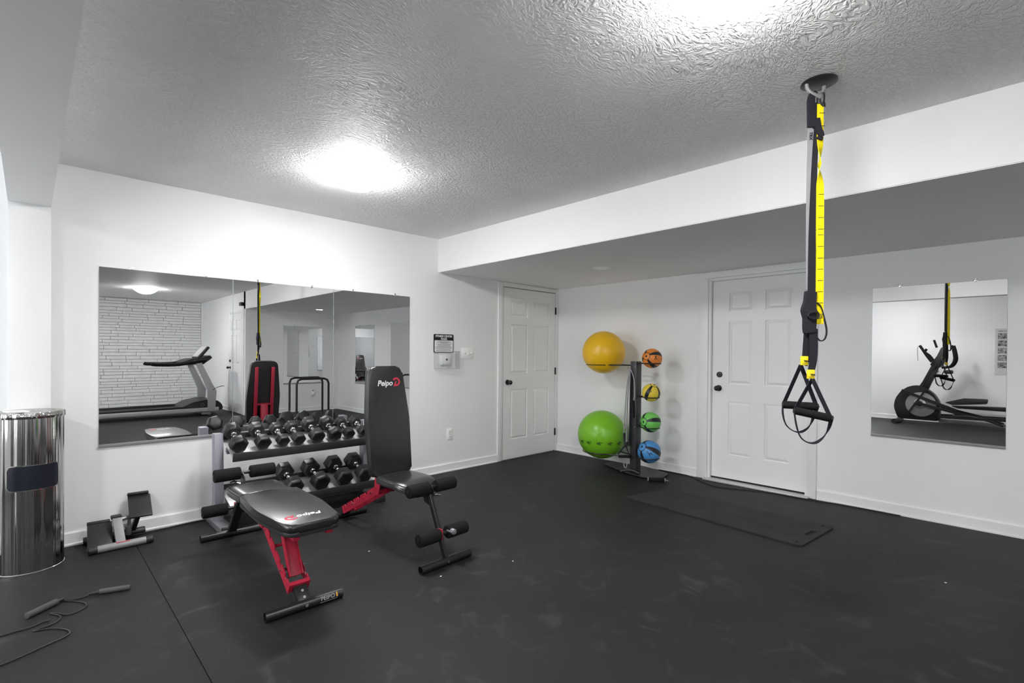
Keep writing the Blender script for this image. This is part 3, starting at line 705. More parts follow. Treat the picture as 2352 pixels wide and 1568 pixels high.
# ================================================================ BENCHES
def bench(name_label, loc, rz, flatback, fr_y, re_y, seatlen, up_r, lo_r, leg_top, lean, group, foot_w=.37, offx=0):
    """local +Y = roller end, origin on the floor under the pivot between seat and back pad"""
    t = thing('weight_bench', name_label, 'bench', loc, rz, group)
    zt = .458
    # --- back pad
    a = lean
    if flatback: dv, nv, O = Vector((0, -1, 0)), Vector((0, 0, 1)), Vector((0, -.035, zt - .052))
    else: dv, nv, O = Vector((0, -math.sin(a), math.cos(a))), Vector((0, math.cos(a), math.sin(a))), Vector((0, -.055, .435))
    X = Vector((1, 0, 0))
    def outline(k, Lp=.695 if flatback else .73):
        return round_poly([(-.150 + k, 0 + k), (.150 - k, 0 + k), (.160 - k, .36), (.152 - k, .45), (.124 - k, Lp - k), (-.124 + k, Lp - k), (-.152 + k, .45), (-.160 + k, .36)], [.03, .03, .1, .1, .05, .05, .1, .1], 5)
    sgn = 1 if X.cross(dv).dot(nv) > 0 else -1
    XX = X * sgn
    MB().prism(outline(.0), O, XX, dv, .020, bev=.004).build('pad_board', 'black_plastic', t)
    pd = MB().prism(outline(.0), O + nv * .016, XX, dv, .042, bev=.016, seg=4)
    bp = pd.build('back_pad', 'vinyl', t, smooth_deg=50)
    pt = [tuple(O + nv * .047 + XX * x + dv * y) for x, y in outline(.004)]
    MB().tube(pt, .0028, n=6, closed=True).build('piping', 'vinyl', bp)
    # logo: reads from the roller side; text direction = local -X
    face = O + nv * .0585
    yl = .612 if not flatback else .572
    text('logo_lettering', 'Peipo', .052, 'white_print', bp, frame(face + dv * yl + Vector((.018, 0, 0)), (-1, 0, 0), dv), bold=.0012, shear=.25, th=.0008)
    lg = []
    cx, cy, r1, r2 = 0, 0, .030, .018
    arc = [(r1 * math.cos(math.radians(d)), r1 * math.sin(math.radians(d))) for d in range(150, -96, -12)]
    arc2 = [(r2 * math.cos(math.radians(d)), r2 * math.sin(math.radians(d))) for d in range(-90, 151, 12)]
    loop = arc + [(-.024, -.030), (-.006, .004), (.002, .006), (-.004, -.016)] + arc2
    flat('logo_ring', [loop], .0008, 'red_print', bp, frame(face + dv * (yl + .008) + Vector((-.072, 0, 0)), (-1, 0, 0), dv))
    # --- two red rails along the back of the pad with cross plate
    for s_ in (-1, 1):
        MB().bar(O + X * .078 * s_ + dv * .06 - nv * .012, O + X * .078 * s_ + dv * .67 - nv * .012, .030, .024, bev=.002).build('pad_rail', 'red', t)
    MB().bar(O - X * .09 + dv * .285 - nv * .014, O + X * .09 + dv * .285 - nv * .014, .018, .02, side=dv).build('rail_crosspiece', 'red', t)
    # --- support strut from the crosspiece to the ladder
    s0 = O + dv * .285 - nv * .02
    s1 = Vector((0, re_y + .12, .125)) if flatback else Vector((0, -.165, .315))
    MB().bar(s0, s1, .062, .018, bev=.002).bar(s0 + Vector((.030, 0, 0)), s1 + Vector((.030, 0, 0)), .005, .036).bar(s0 - Vector((.030, 0, 0)), s1 - Vector((.030, 0, 0)), .005, .036).build('support_strut', 'red', t)
    # --- red ladder channel from pivot to rear foot
    e0, e1 = Vector((0, -.13, .318)), Vector((0, re_y + .075, .085))
    ld = (e1 - e0).normalized(); ln = Vector((1, 0, 0)).cross(ld)
    for s_ in (-1, 1):
        Lq = (e1 - e0).length
        prof = [(0, -.030), (Lq, -.030), (Lq, .028)]
        for k in range(4, 0, -1):
            c = Lq * (.08 + .2 * k); prof += [(c + .012, .028), (c + .004, .008), (c - .012, .014), (c - .02, .028)]
        prof += [(0, .028)]
        up = Vector((0, 0, 1)); nn = (up - ld * up.dot(ld)).normalized()
        MB().prism(prof, e0 + Vector((.048 * s_, 0, 0)), ld, nn, .005).build('ladder_plate', 'red', t)
    MB().bar(e0 + ld * .03, e0 + ld * .05, .10, .045).build('ladder_spacer', 'red', t)
    MB().bar(e1 - ld * .02, e1, .10, .05).build('ladder_spacer', 'red', t)
    MB().cyl(e0 + ld * .18 + Vector((-.055, 0, 0)), e0 + ld * .18 + Vector((.055, 0, 0)), .008, n=10).build('ladder_pin', 'red', t)
    for q_ in (.06, .34):
        MB().cyl(e0 + ld * q_ - Vector((.060, 0, 0)), e0 + ld * q_ + Vector((.060, 0, 0)), .007, n=10).build('bolt', 'chrome', t)
    # pivot bracket
    for px_ in (.058, -.064):
        MB().prism(round_poly([(-.15, .29), (-.08, .30), (-.05, .40), (-.10, .42)], .01), (px_, 0, 0), (0, 1, 0), (0, 0, 1), .006).build('pivot_bracket', 'red', t)
    # black clevis down to the rear foot
    MB().bar(e1 - ld * .03, Vector((0, re_y + .005, .03)), .064, .028, bev=.003).build('rear_bracket', 'black_metal', t)
    for v in (.35, .75):
        c = e1.lerp(Vector((0, re_y + .005, .03)), v) - Vector((0, .0, 0)); n_ = Vector((0, -.7, .7))
        MB().cyl(c + n_ * .012, c + n_ * .020, .007, n=10).build('bolt', 'chrome', t)
    # --- seat frame
    MB().bar((0, -.14, .33), (0, -.03, .375), .05, .035, bev=.003).bar((0, -.05, .372), (0, leg_top[0] - .01, .385), .05, .035, bev=.003).build('seat_frame', 'black_metal', t)
    # --- seat pad, front curves down
    seat = MB(); n = 14; secs = []
    for k in range(n + 1):
        v = k / n; y = .005 + seatlen * v
        drop = 0 if v < .62 else .045 * ((v - .62) / .38) ** 2
        wv = .135 + .010 * math.sin(v * PI) if v < .6 else (.135 + .0095) * math.sqrt(max(.12, 1 - ((v - .6) / .42) ** 2 * .95))
        secs.append((y, wv, zt - .004 - drop))
    rings = []
    for y, wv, zz in secs:
        ring = []
        for (u_, h_) in ((-1, -.045), (-1.0, -.012), (-.93, -.002), (-.6, .001), (0, .003), (.6, .001), (.93, -.002), (1.0, -.012), (1, -.045)):
            ring.append(seat.bm.verts.new((u_ * wv, y, zz + h_)))
        rings.append(ring)
    for A, B_ in zip(rings, rings[1:]):
        for k in range(len(A) - 1): seat.bm.faces.new((A[k], A[k + 1], B_[k + 1], B_[k]))
        seat.bm.faces.new((A[-1], A[0], B_[0], B_[-1]))
    seat.bm.faces.new(rings[0]); seat.bm.faces.new(rings[-1])
    bmesh.ops.bevel(seat.bm, geom=[e for e in seat.bm.edges if (e.verts[0] in rings[-1] and e.verts[1] in rings[-1]) or (e.verts[0] in rings[0] and e.verts[1] in rings[0])], offset=.01, segments=3, affect='EDGES', profile=.5)
    sp = seat.build('seat_pad', 'vinyl', t, smooth_deg=60)
    MB().tube([(w_ * 1.0, y, z_ - .013) for y, w_, z_ in secs] + [(-w_ * 1.0, y, z_ - .013) for y, w_, z_ in secs[::-1]], .0028, n=6, closed=True).build('piping', 'vinyl', sp)
    # --- front leg and feet
    lt = Vector((0, leg_top[0], leg_top[1])); lf = Vector((0, fr_y, .035))
    MB().bar(lt, lf, leg_top[2], .032, bev=.003).build('leg', 'black_metal', t)
    for nm, y, ww in (('front_foot', fr_y, foot_w), ('rear_foot', re_y, foot_w)):
        f = MB(); rr = .0235
        # open round tube
        K = 24; r_in = rr - .003
        rg = [[f.bm.verts.new((x, y + q * math.cos(2 * PI * k / K), rr + q * math.sin(2 * PI * k / K))) for k in range(K)] for x, q in ((-ww / 2, rr), (ww / 2, rr), (ww / 2, r_in), (ww / 2 - .06, r_in), (-ww / 2 + .06, r_in), (-ww / 2, r_in))]
        for i, j in ((0, 1), (1, 2), (2, 3), (4, 5), (5, 0)):
            for k in range(K): f.bm.faces.new((rg[i][k], rg[i][(k + 1) % K], rg[j][(k + 1) % K], rg[j][k]))
        f.bm.faces.new(rg[3]); f.bm.faces.new(rg[4])
        ft = f.build(nm, 'black_metal', t, smooth_deg=40)
        MB().cyl((0, y - (.0235 if not flatback or y < 0 else 0), rr), (0, y + .0235 * (1 if y > 0 else 0), rr), .006, n=10).cyl((0, y + (.022 if y > 0 else -.022), rr + .004), (0, y + (.027 if y > 0 else -.027), rr + .005), .007, n=12).build('bolt', 'chrome', ft)
    if flatback:   # printed label on the rear foot tube facing the room
        ft = [c for c in t.children if c.name.startswith('rear_foot')][0]
        text('foot_lettering', 'PEIPO', .028, 'grey_print', ft, frame((.105, re_y - .0215, .032), (1, 0, 0), (0, .45, 1)), bold=.0004, th=.0006)
        MB().box((.150, re_y - .0225, .034), (.006, .001, .022), rot=(-.4, 0, 0)).build('gold_mark', 'gold_print', ft)
        MB().box((.108, re_y - .0240, .0165), (.085, .001, .002), rot=(0, 0, 0)).build('grey_line', 'grey_print', ft)
    # --- foam rollers
    for (y, z_, gap, le, ox) in ((up_r[0], up_r[1], .028, .148, offx), (lo_r[0], lo_r[1], .03, .148, 0)):
        MB().cyl((ox - gap - le - .004, y, z_), (ox + gap + le + .004, y, z_), .011).build('roller_bar', 'black_metal', t)
        for s_ in (-1, 1):
            MB().cyl((ox + s_ * gap, y, z_), (ox + s_ * (gap + le), y, z_), .039, n=32, bev=.007).build('foam_roller', 'foam', t)
    MB().prism(round_poly([(up_r[0] - .07, up_r[1] - .10), (up_r[0] + .02, up_r[1] - .12), (up_r[0] + .03, up_r[1] + .005), (up_r[0] - .06, up_r[1] + .0)], .03), (-.022, 0, 0), (0, 1, 0), (0, 0, 1), .006).build('roller_bracket', 'black_metal', t)
    MB().box((.018, lo_r[0] - .004, lo_r[1]), (.008, .045, .062), bev=.002).build('roller_collar', 'red', t)
    MB().cyl((-.045, lo_r[0], lo_r[1] + .01), (-.045, lo_r[0] + .055, lo_r[1] + .01), .018, n=8, bev=.003).cyl((-.045, lo_r[0] + .05, lo_r[1] + .01), (-.045, lo_r[0] + .062, lo_r[1] + .01), .010, n=12).build('lock_knob', 'steel', t)
    MB().tube([(-.03, up_r[0] - .03, up_r[1] - .06), (-.06, up_r[0] + .01, up_r[1] - .05), (-.08, up_r[0] + .02, up_r[1] - .055)], .007, n=8).build('lock_pin', 'chrome', t)
    return t
bench('weight bench lying flat nearest the camera with grey-black vinyl pads and red struts', (-3.985, -1.235, 0), math.radians(-1.0), True,
      .712, -.605, .365, (.405, .490), (.700, .196), (.40, .40, .050), 0, None)
bench('weight bench with its black backrest upright in front of the rack', (-3.212, -1.335, 0), PI + .045, False,
      .562, -.665, .350, (.385, .425), (.530, .180), (.40, .385, .022), math.radians(7.5), None, offx=-.028)

# ================================================================ BALL RACK
bx0, by0 = -.37, -1.415
br = thing('ball_rack', 'dark steel vertical ball rack on a hexagonal base plate by the right wall', 'rack', (bx0, by0, 0))
P = lambda x, y, z: (x - bx0, y - by0, z)
MB().prism(round_poly([(-.285 - bx0, -.955 - by0), (-.145 - bx0, -.965 - by0), (-.045 - bx0, -1.29 - by0), (-.165 - bx0, -1.69 - by0), (-.37 - bx0, -1.735 - by0), (-.50 - bx0, -1.60 - by0), (-.45 - bx0, -1.33 - by0)][::-1], .03), (0, 0, .010), (1, 0, 0), (0, 1, 0), .008, bev=.002).build('base_plate', 'darksteel', br)
MB().tube([P(-.50, -1.32, .03), P(-.47, -1.42, .055), P(-.45, -1.52, .035)], .012, sm=4).build('base_handle', 'black_metal', br)
MB().box(P(-.30, -1.2, .005), (.10, .10, .010)).box(P(-.30, -1.6, .005), (.10, .10, .010)).build('base_pads', 'black_plastic', br)
post = MB().rng(-.05, .05, -.036, .036, .018, 1.185, bev=.004)
post.build('post', 'darksteel', br)
for z_ in (.06, .19, .50, .82, 1.13):
    MB().cyl((-.052, -.022, z_), (-.055, -.022, z_), .005, n=8).build('bolt', 'chrome', br)
def cradle(yc, z_, r, s_):
    """U-shaped rod holding a ball: two prongs leaving the post towards +y or -y"""
    y0 = .036 * s_
    c = Vector((0, yc - by0, z_))
    path = [Vector((-.040, y0 - .01 * s_, z_))]
    for k in range(0, 21):
        # angle measured so that 180deg faces the post
        px = -math.sin(math.radians(35 + 290 * k / 20)) * r
        py = -math.cos(math.radians(35 + 290 * k / 20)) * r * s_
        path.append(c + Vector((px, py, 0)))
    path.append(Vector((.040, y0 - .01 * s_, z_)))
    MB().tube(path, .0065, n=8, sm=2).build('cradle', 'black_metal', br)
cradle(-1.000, 1.142, .188, 1)
cradle(-.985, .180, .205, 1)
balls = [(-1.601, 1.218, .101, (.78, .24, .03), 'orange'), (-1.595, .866, .092, (.78, .60, .05), 'yellow'), (-1.590, .562, .104, (.16, .55, .10), 'green'), (-1.578, .256, .117, (.07, .28, .62), 'blue')]
for y, z_, r, c, n in balls:
    cradle(y, z_ - r * .52, r * .86, -1)
def band_marks(t, c, r, pole, up, marks, m='black_print', name='printed_figure', w_=.003):
    """thin printed strokes projected on a sphere; marks = list of polylines in angles (deg) right/up of the view direction 'pole'"""
    d = Vector(pole).normalized(); rr = Vector(d).cross(Vector((0, 0, 1))).normalized() * -1; uu = rr.cross(d) * -1
    mb = MB()
    for pl in marks:
        pts = []
        for a, b_ in pl:
            a, b_ = math.radians(a), math.radians(b_)
            v = (d * math.cos(a) * math.cos(b_) + rr * math.sin(a) * math.cos(b_) + uu * math.sin(b_)).normalized()
            pts.append(Vector(c) + v * (r + .0006))
        mb.tube(pts, w_, n=6)
    o_ = mb.build(name, m, t); return o_
tocam = Vector((-4.97 + .35, -4.29 + 1.5, .25)).normalized()
FIG = {'orange': [[(22, 14), (20, 2), (12, -10)], [(20, 2), (30, -8)], [(14, 8), (26, 10)]],
       'yellow': [[(-12, 18), (-8, 4), (-20, -2)], [(-8, 4), (2, 10)], [(-6, 20), (-2, 12)]],
       'green': [[(12, 28), (12, 16), (4, 6)], [(12, 16), (22, 6)], [(8, 22), (20, 20)]],
       'blue': [[(-14, 10), (0, -4), (10, 4)], [(0, -4), (4, -16)], [(4, 2), (14, -6)]]}
POLE = {'orange': (-.75, .12, .18), 'yellow': (.22, .80, .9), 'green': (-.85, .15, .0), 'blue': (-.80, .30, .35)}
for y, z_, r, c, n in balls:
    # direction of the printed pole, given as (right, up) offsets of the face seen from the room
    d = tocam; rr = Vector((.72, -.69, 0)); uu = Vector((0, 0, 1))
    pd = {'orange': -rr * .66 + uu * .22 + d * .70, 'yellow': rr * .32 + uu * .92 + d * .42, 'green': -rr * .80 + uu * .08 + d * .60, 'blue': -rr * .72 + uu * .55 + d * .45}[n].normalized()
    o_ = MB().sph((0, 0, 0), r, 40, 24).build('medicine_ball', medicine_mat('medicine_ball_' + n, c))
    bmq = pd.to_track_quat('Z', 'Y') @ Euler((0, 0, {'orange': .5, 'yellow': .35, 'green': .35, 'blue': .15}[n])).to_quaternion()
    o_.location = (bx0, y, z_); o_.rotation_mode = 'QUATERNION'; o_.rotation_quaternion = bmq
    tag(o_, {'orange': 'orange medicine ball with black stripes, top of the rack', 'yellow': 'small yellow medicine ball with black stripes on the rack',
             'green': 'green striped medicine ball between the yellow and blue ones', 'blue': 'blue medicine ball with black stripes, lowest on the rack'}[n], 'ball')
    inv = bmq.to_matrix().inverted()
    f = band_marks(None, (0, 0, 0), r, d, None, FIG[n]); f.data.transform(inv.to_4x4()); f.parent = o_
yb = tag(MB().sph((0, 0, 0), .2345, 64, 40).build('exercise_ball', 'yball'), 'large yellow exercise ball held at the top of the ball rack', 'ball'); yb.location = (-.37, -1.000, 1.278)
v = (tocam * .99 + Vector((0, 0, .13))).normalized()
MB().cyl(v * .231, v * .2375, .009, n=16).build('valve_plug', 'yball', yb)
gb = tag(MB().sph((0, 0, 0), .266, 64, 40).build('exercise_ball', 'gball'), 'large green exercise ball low on the ball rack', 'ball'); gb.location = (-.37, -.985, .365)
gm = []
for i, a in enumerate((-50, -28, -2, 24, 50)):
    b_ = -16
    gm += [[(a - 6, b_ - 1), (a + 2, b_), (a + 7, b_ + 2.5)], [(a - 5, b_ + 3.5), (a + 0, b_ - 2.5), (a + 5, b_ - 4)], [(a - 1, b_ + 1), (a + 3, b_ + 4)]]
band_marks(gb, (0, 0, 0), .266, tocam, None, gm, w_=.0032)
# resistance bands hanging on the post
rb = thing('resistance_band', 'grey and black resistance bands hanging from the post of the ball rack', 'band', (-.44, -1.40, 0))
P = lambda x, y, z: (x + .44, y + 1.40, z)
MB().tube([P(-.43, -1.375, 1.10), P(-.45, -1.355, .9), P(-.45, -1.335, .6), P(-.45, -1.325, .42)], .006, sm=4).build('grey_tube', 'tube_grey', rb)
MB().tube([P(-.43, -1.385, 1.10), P(-.452, -1.375, .9), P(-.452, -1.362, .6), P(-.452, -1.355, .33)], .007, sm=4).build('grey_tube', 'tube_grey', rb)
MB().tube([P(-.43, -1.35, 1.12), P(-.45, -1.40, 1.10), P(-.452, -1.442, 1.0), P(-.452, -1.45, .85), P(-.452, -1.444, .78)], .006, sm=4).build('grey_tube', 'tube_grey', rb)
MB().tube([P(-.43, -1.40, 1.08), P(-.446, -1.40, .9), P(-.446, -1.395, .5), P(-.446, -1.385, .30)], .009, sm=4).build('blue_black_tube', 'strap_black', rb)
MB().bar(P(-.445, -1.325, .43), P(-.45, -1.345, .30), .02, .018).bar(P(-.448, -1.36, .34), P(-.45, -1.35, .28), .02, .022).build('tube_clip', 'black_plastic', rb)
MB().tube([P(-.455, -1.345, .30), P(-.47, -1.27, .20), P(-.47, -1.30, .18), P(-.47, -1.42, .18), P(-.46, -1.36, .29)], .007, n=6).build('handle_strap', 'strap_black', rb)
MB().cyl(P(-.475, -1.285, .178), P(-.475, -1.425, .198), .015, bev=.002).build('handle_grip', 'foam', rb)
MB().tube([P(-.455, -1.33, .17), P(-.46, -1.335, .09), P(-.46, -1.355, .065), P(-.46, -1.37, .09), P(-.455, -1.37, .14)], .005, sm=3).build('hanging_loop', 'tube_grey', rb)
MB().bar(P(-.44, -1.42, .78), P(-.445, -1.43, .60), .03, .02).build('band_wrap', 'strap_black', rb)
gp = thing('tube_handle', 'loose black handle with pale end rings on the floor before the ball rack', 'handle', (-.497, -1.742, .0))
MB().cyl((-.05, .07, .019), (.045, -.06, .019), .017, bev=.002).build('grip', 'foam', gp)
MB().cyl((-.052, .073, .019), (-.047, .066, .019), .0205).build('end_ring', 'silver', gp)
MB().cyl((.042, -.057, .019), (.047, -.064, .019), .0205).build('end_ring', 'silver', gp)
MB().cyl((.047, -.064, .019), (.072, -.095, .010), .008, r2=.002).build('strap_tip', 'silver', gp)

# ================================================================ EXERCISE MAT
mt_ = thing('exercise_mat', 'thin dark grey exercise mat lying in front of the deadbolted door', 'mat', (-.98, -2.55, 0))
pts = [(-1.203, -1.835), (-.690, -1.955), (-.735, -3.315), (-1.317, -3.262)]
loc = [(x + .98, y + 2.55) for x, y in pts]
out = round_poly(loc, .035, 4)
ux = Vector((-.735 + 1.317, -3.315 + 3.262)).normalized(); uy = Vector((-ux.y, ux.x)); c0 = Vector((-1.317 + .98, -3.262 + 2.55))
def mp(a, b_): q = c0 + ux * a + uy * b_; return (q.x, q.y)
h1 = [mp(a, b_) for a, b_ in rounded(.235, .375, .035, .075, .012, 2)][::-1]
h2 = [mp(.055 + .010 * math.cos(k * PI / 5), .05 + .010 * math.sin(k * PI / 5)) for k in range(10)][::-1]
h3 = [mp(.535 + .014 * math.cos(k * PI / 5), .06 + .010 * math.sin(k * PI / 5)) for k in range(10)][::-1]
flat('mat_sheet', [out, h1, h2, h3], .009, 'rubber_mat', mt_, Matrix.Translation((0, 0, .0046)))

# ================================================================ JUMP ROPE, CORDS
jr = thing('jump_rope', 'black jump rope with two grey foam handles tangled on the floor at lower left', 'jump rope', (-4.85, -1.1, 0))
P = lambda x, y, z: (x + 4.85, y + 1.1, z)
MB().cyl(P(-4.975, -1.045, .015), P(-4.868, -.958, .015), .0145, bev=.002).build('rope_handle', 'foam_grey', jr)
MB().cyl(P(-4.705, -.968, .014), P(-4.583, -1.012, .014), .0130, bev=.002).build('rope_handle', 'foam_grey', jr)
MB().cyl(P(-4.745, -.955, .011), P(-4.704, -.969, .012), .008, bev=.001).cyl(P(-4.870, -.960, .013), P(-4.845, -.938, .010), .008, bev=.001).build('swivel', 'black_plastic', jr)
MB().tube([P(*q, .004) for q in ((-4.745, -.957), (-4.80, -.962), (-4.835, -.936), (-4.860, -.925), (-4.80, -.99), (-4.765, -1.05), (-4.775, -1.105), (-4.83, -1.135), (-4.87, -1.08), (-4.895, -1.06), (-4.86, -1.13), (-4.885, -1.19), (-4.955, -1.215), (-4.90, -1.235), (-4.845, -1.30), (-4.845, -1.36), (-4.93, -1.405), (-5.05, -1.46), (-5.16, -1.44), (-5.22, -1.30), (-5.10, -1.19), (-5.02, -1.165), (-4.965, -1.165), (-4.92, -1.14), (-4.90, -1.145))], .0034, n=6, sm=4).build('rope', 'cord', jr)
cd = tag(MB().tube([(-4.72, -.06, .006), (-4.40, -.075, .006), (-4.18, -.05, .006), (-4.02, -.045, .006), (-3.95, -.06, .006)], .0045, n=6, sm=4).build('power_cord', 'cord'), 'thin black cord along the baseboard behind the mini stepper', 'cord')
cd = tag(MB().tube([(-.035, -1.50, .005), (-.045, -1.80, .005), (-.075, -1.90, .005), (-.16, -2.03, .005), (-.262, -2.214, .005), (-.19, -2.43, .005), (-.105, -2.62, .005), (-.085, -2.95, .005), (-.045, -3.2, .005), (-.04, -3.6, .005)], .0042, n=6, sm=4).build('power_cord', 'cord'), 'thin black cord looping in front of the door threshold', 'cord')

# ================================================================ SUSPENSION TRAINER
tx = thing('suspension_trainer', 'yellow and black suspension straps with two foam handles hanging from the ceiling', 'suspension trainer', (-2.515, -3.648, 0), math.radians(45.96 - 90))
am = thing('ceiling_anchor', 'round black ceiling anchor plate with two silver hooks', 'anchor', (-2.515, -3.648, 0), math.radians(45.96 - 90))
MB().lathe([(0, 2.4395), (.068, 2.4395), (.070, 2.434), (.064, 2.430), (0, 2.424)], n=48).build('anchor_plate', 'black_plastic', am)
MB().tube([(-.053, 0, 2.43), (-.050, 0, 2.410), (-.035, -.002, 2.392), (-.014, -.004, 2.380), (.0, 0, 2.376)], .0075, n=10, sm=4).build('hook', 'silver', am)
MB().tube([(.026, .008, 2.43), (.024, .006, 2.408), (.012, .004, 2.388), (.004, 0, 2.374), (-.004, 0, 2.372)], .0075, n=10, sm=4).build('hook', 'silver', am)
MB().tube([(-.024, 0, 2.392), (-.010, 0, 2.396), (-.006, 0, 2.36), (-.014, 0, 2.345), (-.026, 0, 2.355)], .0035, n=8, closed=True, sm=3).build('carabiner', 'black_metal', tx)
MB().tube([(.008, 0, 2.385), (.022, 0, 2.392), (.022, 0, 2.352), (.012, 0, 2.340), (.006, 0, 2.355)], .0035, n=8, closed=True, sm=3).build('carabiner', 'black_metal', tx)
MB().tube([(.012, -.006, 2.350), (.022, -.006, 2.346), (.023, -.006, 2.332), (.014, -.006, 2.334)], .0035, n=8, closed=True).build('carabiner', 'black_metal', tx)
A = lambda x, z, y=0: (x, y, z)
ys = MB(); sx_ = (1, 0, 0)
ys.strip([A(.006, 2.345), A(.007, 2.23), A(.008, 2.17), A(.0075, 2.12), A(.006, 2.085), A(.009, 2.04), A(.010, 1.98), A(.0105, 1.8), A(.012, 1.6), A(.013, 1.395)], [.028, .031, .033, .034, .034, .034, .035, .035, .035, .035], .0025,
         sides=[(1, 0, 0), (1, .1, 0), (1, .4, 0), (.6, .8, 0), (.15, 1, 0), (.8, .6, 0), (1, .1, 0), (1, 0, 0), (1, 0, 0), (1, 0, 0)], sm=5)
yo = ys.build('yellow_strap', 'strap_yellow', tx)
for z_ in (2.305, 2.25, 1.955, 1.905, 1.855, 1.805, 1.78, 1.73, 1.68, 1.632, 1.583, 1.535, 1.486, 1.437, 1.42):
    MB().bar((-.002 + .004, -.0018, z_), (.026, -.0018, z_ + .001), .0022, .0006, side=(0, 0, 1)).build('tick_mark', 'black_print', yo)
text('strap_lettering', 'TRX', .013, 'black_print', yo, frame((.013, -.0022, 1.428), (1, 0, 0), (0, 0, 1)), th=.0006, bold=.0004)
gs = MB().strip([A(-.036, 2.235, -.004), A(-.040, 2.1, -.003), A(-.044, 1.9, -.002), A(-.044, 1.7), A(-.043, 1.545)], [.026, .020, .014, .008, .006], .002, sm=3).build('grey_strap', 'strap_grey', tx)
text('strap_lettering', 'TRX', .018, 'black_print', gs, frame((-.0365, -.0062, 2.205), (0, 0, -1), (1, 0, 0)), th=.0006, bold=.0006)
MB().strip([A(-.010, 2.35), A(-.012, 2.30), A(-.010, 2.25), A(-.009, 2.2), A(-.018, 2.10), A(-.020, 1.9), A(-.021, 1.7), A(-.022, 1.50)], [.02, .026, .030, .026, .030, .032, .034, .034], .0025, sm=4).build('black_strap', 'strap_black', tx)
MB().strip([A(-.028, 2.392), A(-.034, 2.36), A(-.032, 2.30), A(-.030, 2.245)], [.022, .030, .032, .034], .012, sm=3).build('strap_sleeve', 'strap_black', tx)
MB().strip([A(-.012, 2.28, -.008), A(-.006, 2.235, -.010), A(.002, 2.215, -.012), A(.012, 2.20, -.012)], [.022, .026, .026, .012], .008, sm=3).box((.003, -.006, 2.195), (.026, .012, .014), rot=(0, .3, 0), bev=.004).build('strap_keeper', 'strap_black', tx)
MB().strip([A(-.026, 1.535), A(-.030, 1.49), A(-.034, 1.455), A(-.030, 1.42), A(-.030, 1.38), A(-.028, 1.357)], [.044, .046, .060, .050, .050, .046], .022, sm=4).build('locking_loop', 'strap_black', tx)
MB().tube([A(-.045, 1.435, -.014), A(-.02, 1.445, -.018), A(.0, 1.44, -.016), A(-.005, 1.42, -.018), A(-.03, 1.415, -.018)], .004, n=6, sm=3, closed=True).cyl(A(-.055, 1.452, -.006), A(.0, 1.447, -.006), .006, n=10).build('cam_buckle', 'black_metal', tx)
MB().strip([A(.0, 1.488), A(.018, 1.470), A(.034, 1.42), A(.045, 1.37), A(.040, 1.335), A(.022, 1.322), A(.004, 1.336), A(-.006, 1.36)], .018, .004, sides=[(.35, .94, 0)] * 8, sm=4).build('adjuster_loop', 'strap_black', tx)
MB().strip([A(-.030, 1.37, .004), A(-.034, 1.30, .006), A(-.038, 1.25, .008), A(-.046, 1.216, .010)], [.040, .038, .034, .030], .004, sm=3).build('lower_strap', 'strap_black', tx)
MB().strip([A(-.016, 1.37, -.004), A(-.014, 1.30, -.006), A(-.016, 1.24, -.008), A(-.024, 1.195, -.008)], [.036, .036, .032, .028], .004, sm=3).build('lower_strap', 'strap_black', tx)
MB().box((.0, .0, 1.33), (.012, .010, .09), bev=.003).build('strap_tail', 'strap_black', tx)
for (x, z_, y) in ((-.048, 1.236, .004), (-.030, 1.178, -.014)):
    tg = MB().box((x, y, z_), (.031, .010, .039), bev=.002).build('yellow_tag', 'yellow_tag', tx)
    text('tag_lettering', 'TRX', .011, 'black_print', tg, frame((x + .006, y - .0056, z_ - .003), (1, 0, 0), (0, 0, 1)), th=.0006, bold=.0006)
    MB().rng(x - .010, x + .012, y - .0058, y - .0050, z_ - .0125, z_ - .0112).build('tag_line', 'black_print', tg)
def trx_handle(top, gl, gr, low, dy, back):
    """straps from the tag to both grip ends, grip, and foot loop"""
    t0 = Vector((top[0], dy, top[1])); L_ = Vector((gl[0], dy + .02, gl[1])); R_ = Vector((gr[0], dy - .02, gr[1]))
    MB().strip([t0, (t0 + L_) / 2, L_], .020, .003, sides=[(.9, .3, 0)] * 3).build('handle_webbing', 'strap_black', tx)
    MB().strip([t0, (t0 + R_) / 2, R_], .022, .003, sides=[(.9, .3, 0)] * 3).build('handle_webbing', 'strap_black', tx)
    MB().cyl(L_, R_, .017, n=24, bev=.003).build('foam_grip', 'foam', tx)
    MB().cyl(L_ + (L_ - R_).normalized() * .004, L_, .012, n=16).cyl(R_, R_ + (R_ - L_).normalized() * .006, .013, n=16).build('grip_end_cap', 'black_plastic', tx)
    lp = [L_ + Vector((-.002, 0, .0))] + [Vector((x, dy + back * 0, z_)) for x, z_ in low] + [R_ + Vector((.003, 0, 0))]
    MB().strip(lp, .030, .0035, sides=[(.55, .83, 0), (.6, .8, 0), (.5, .86, 0), (.3, .95, 0), (.2, .98, 0), (.5, .86, 0), (.8, .6, 0), (.85, .5, 0)], sm=5).build('foot_loop', 'strap_black', tx)
trx_handle((-.048, 1.216), (-.112, 1.040), (.012, 1.036), [(-.124, 1.00), (-.110, .955), (-.080, .928), (-.045, .922), (-.010, .945), (.010, .985)], .03, 1)
trx_handle((-.026, 1.158), (-.090, 1.020), (.042, 0.992), [(-.093, .96), (-.075, .910), (-.045, .886), (-.010, .884), (.025, .910), (.048, .950)], -.02, 1)

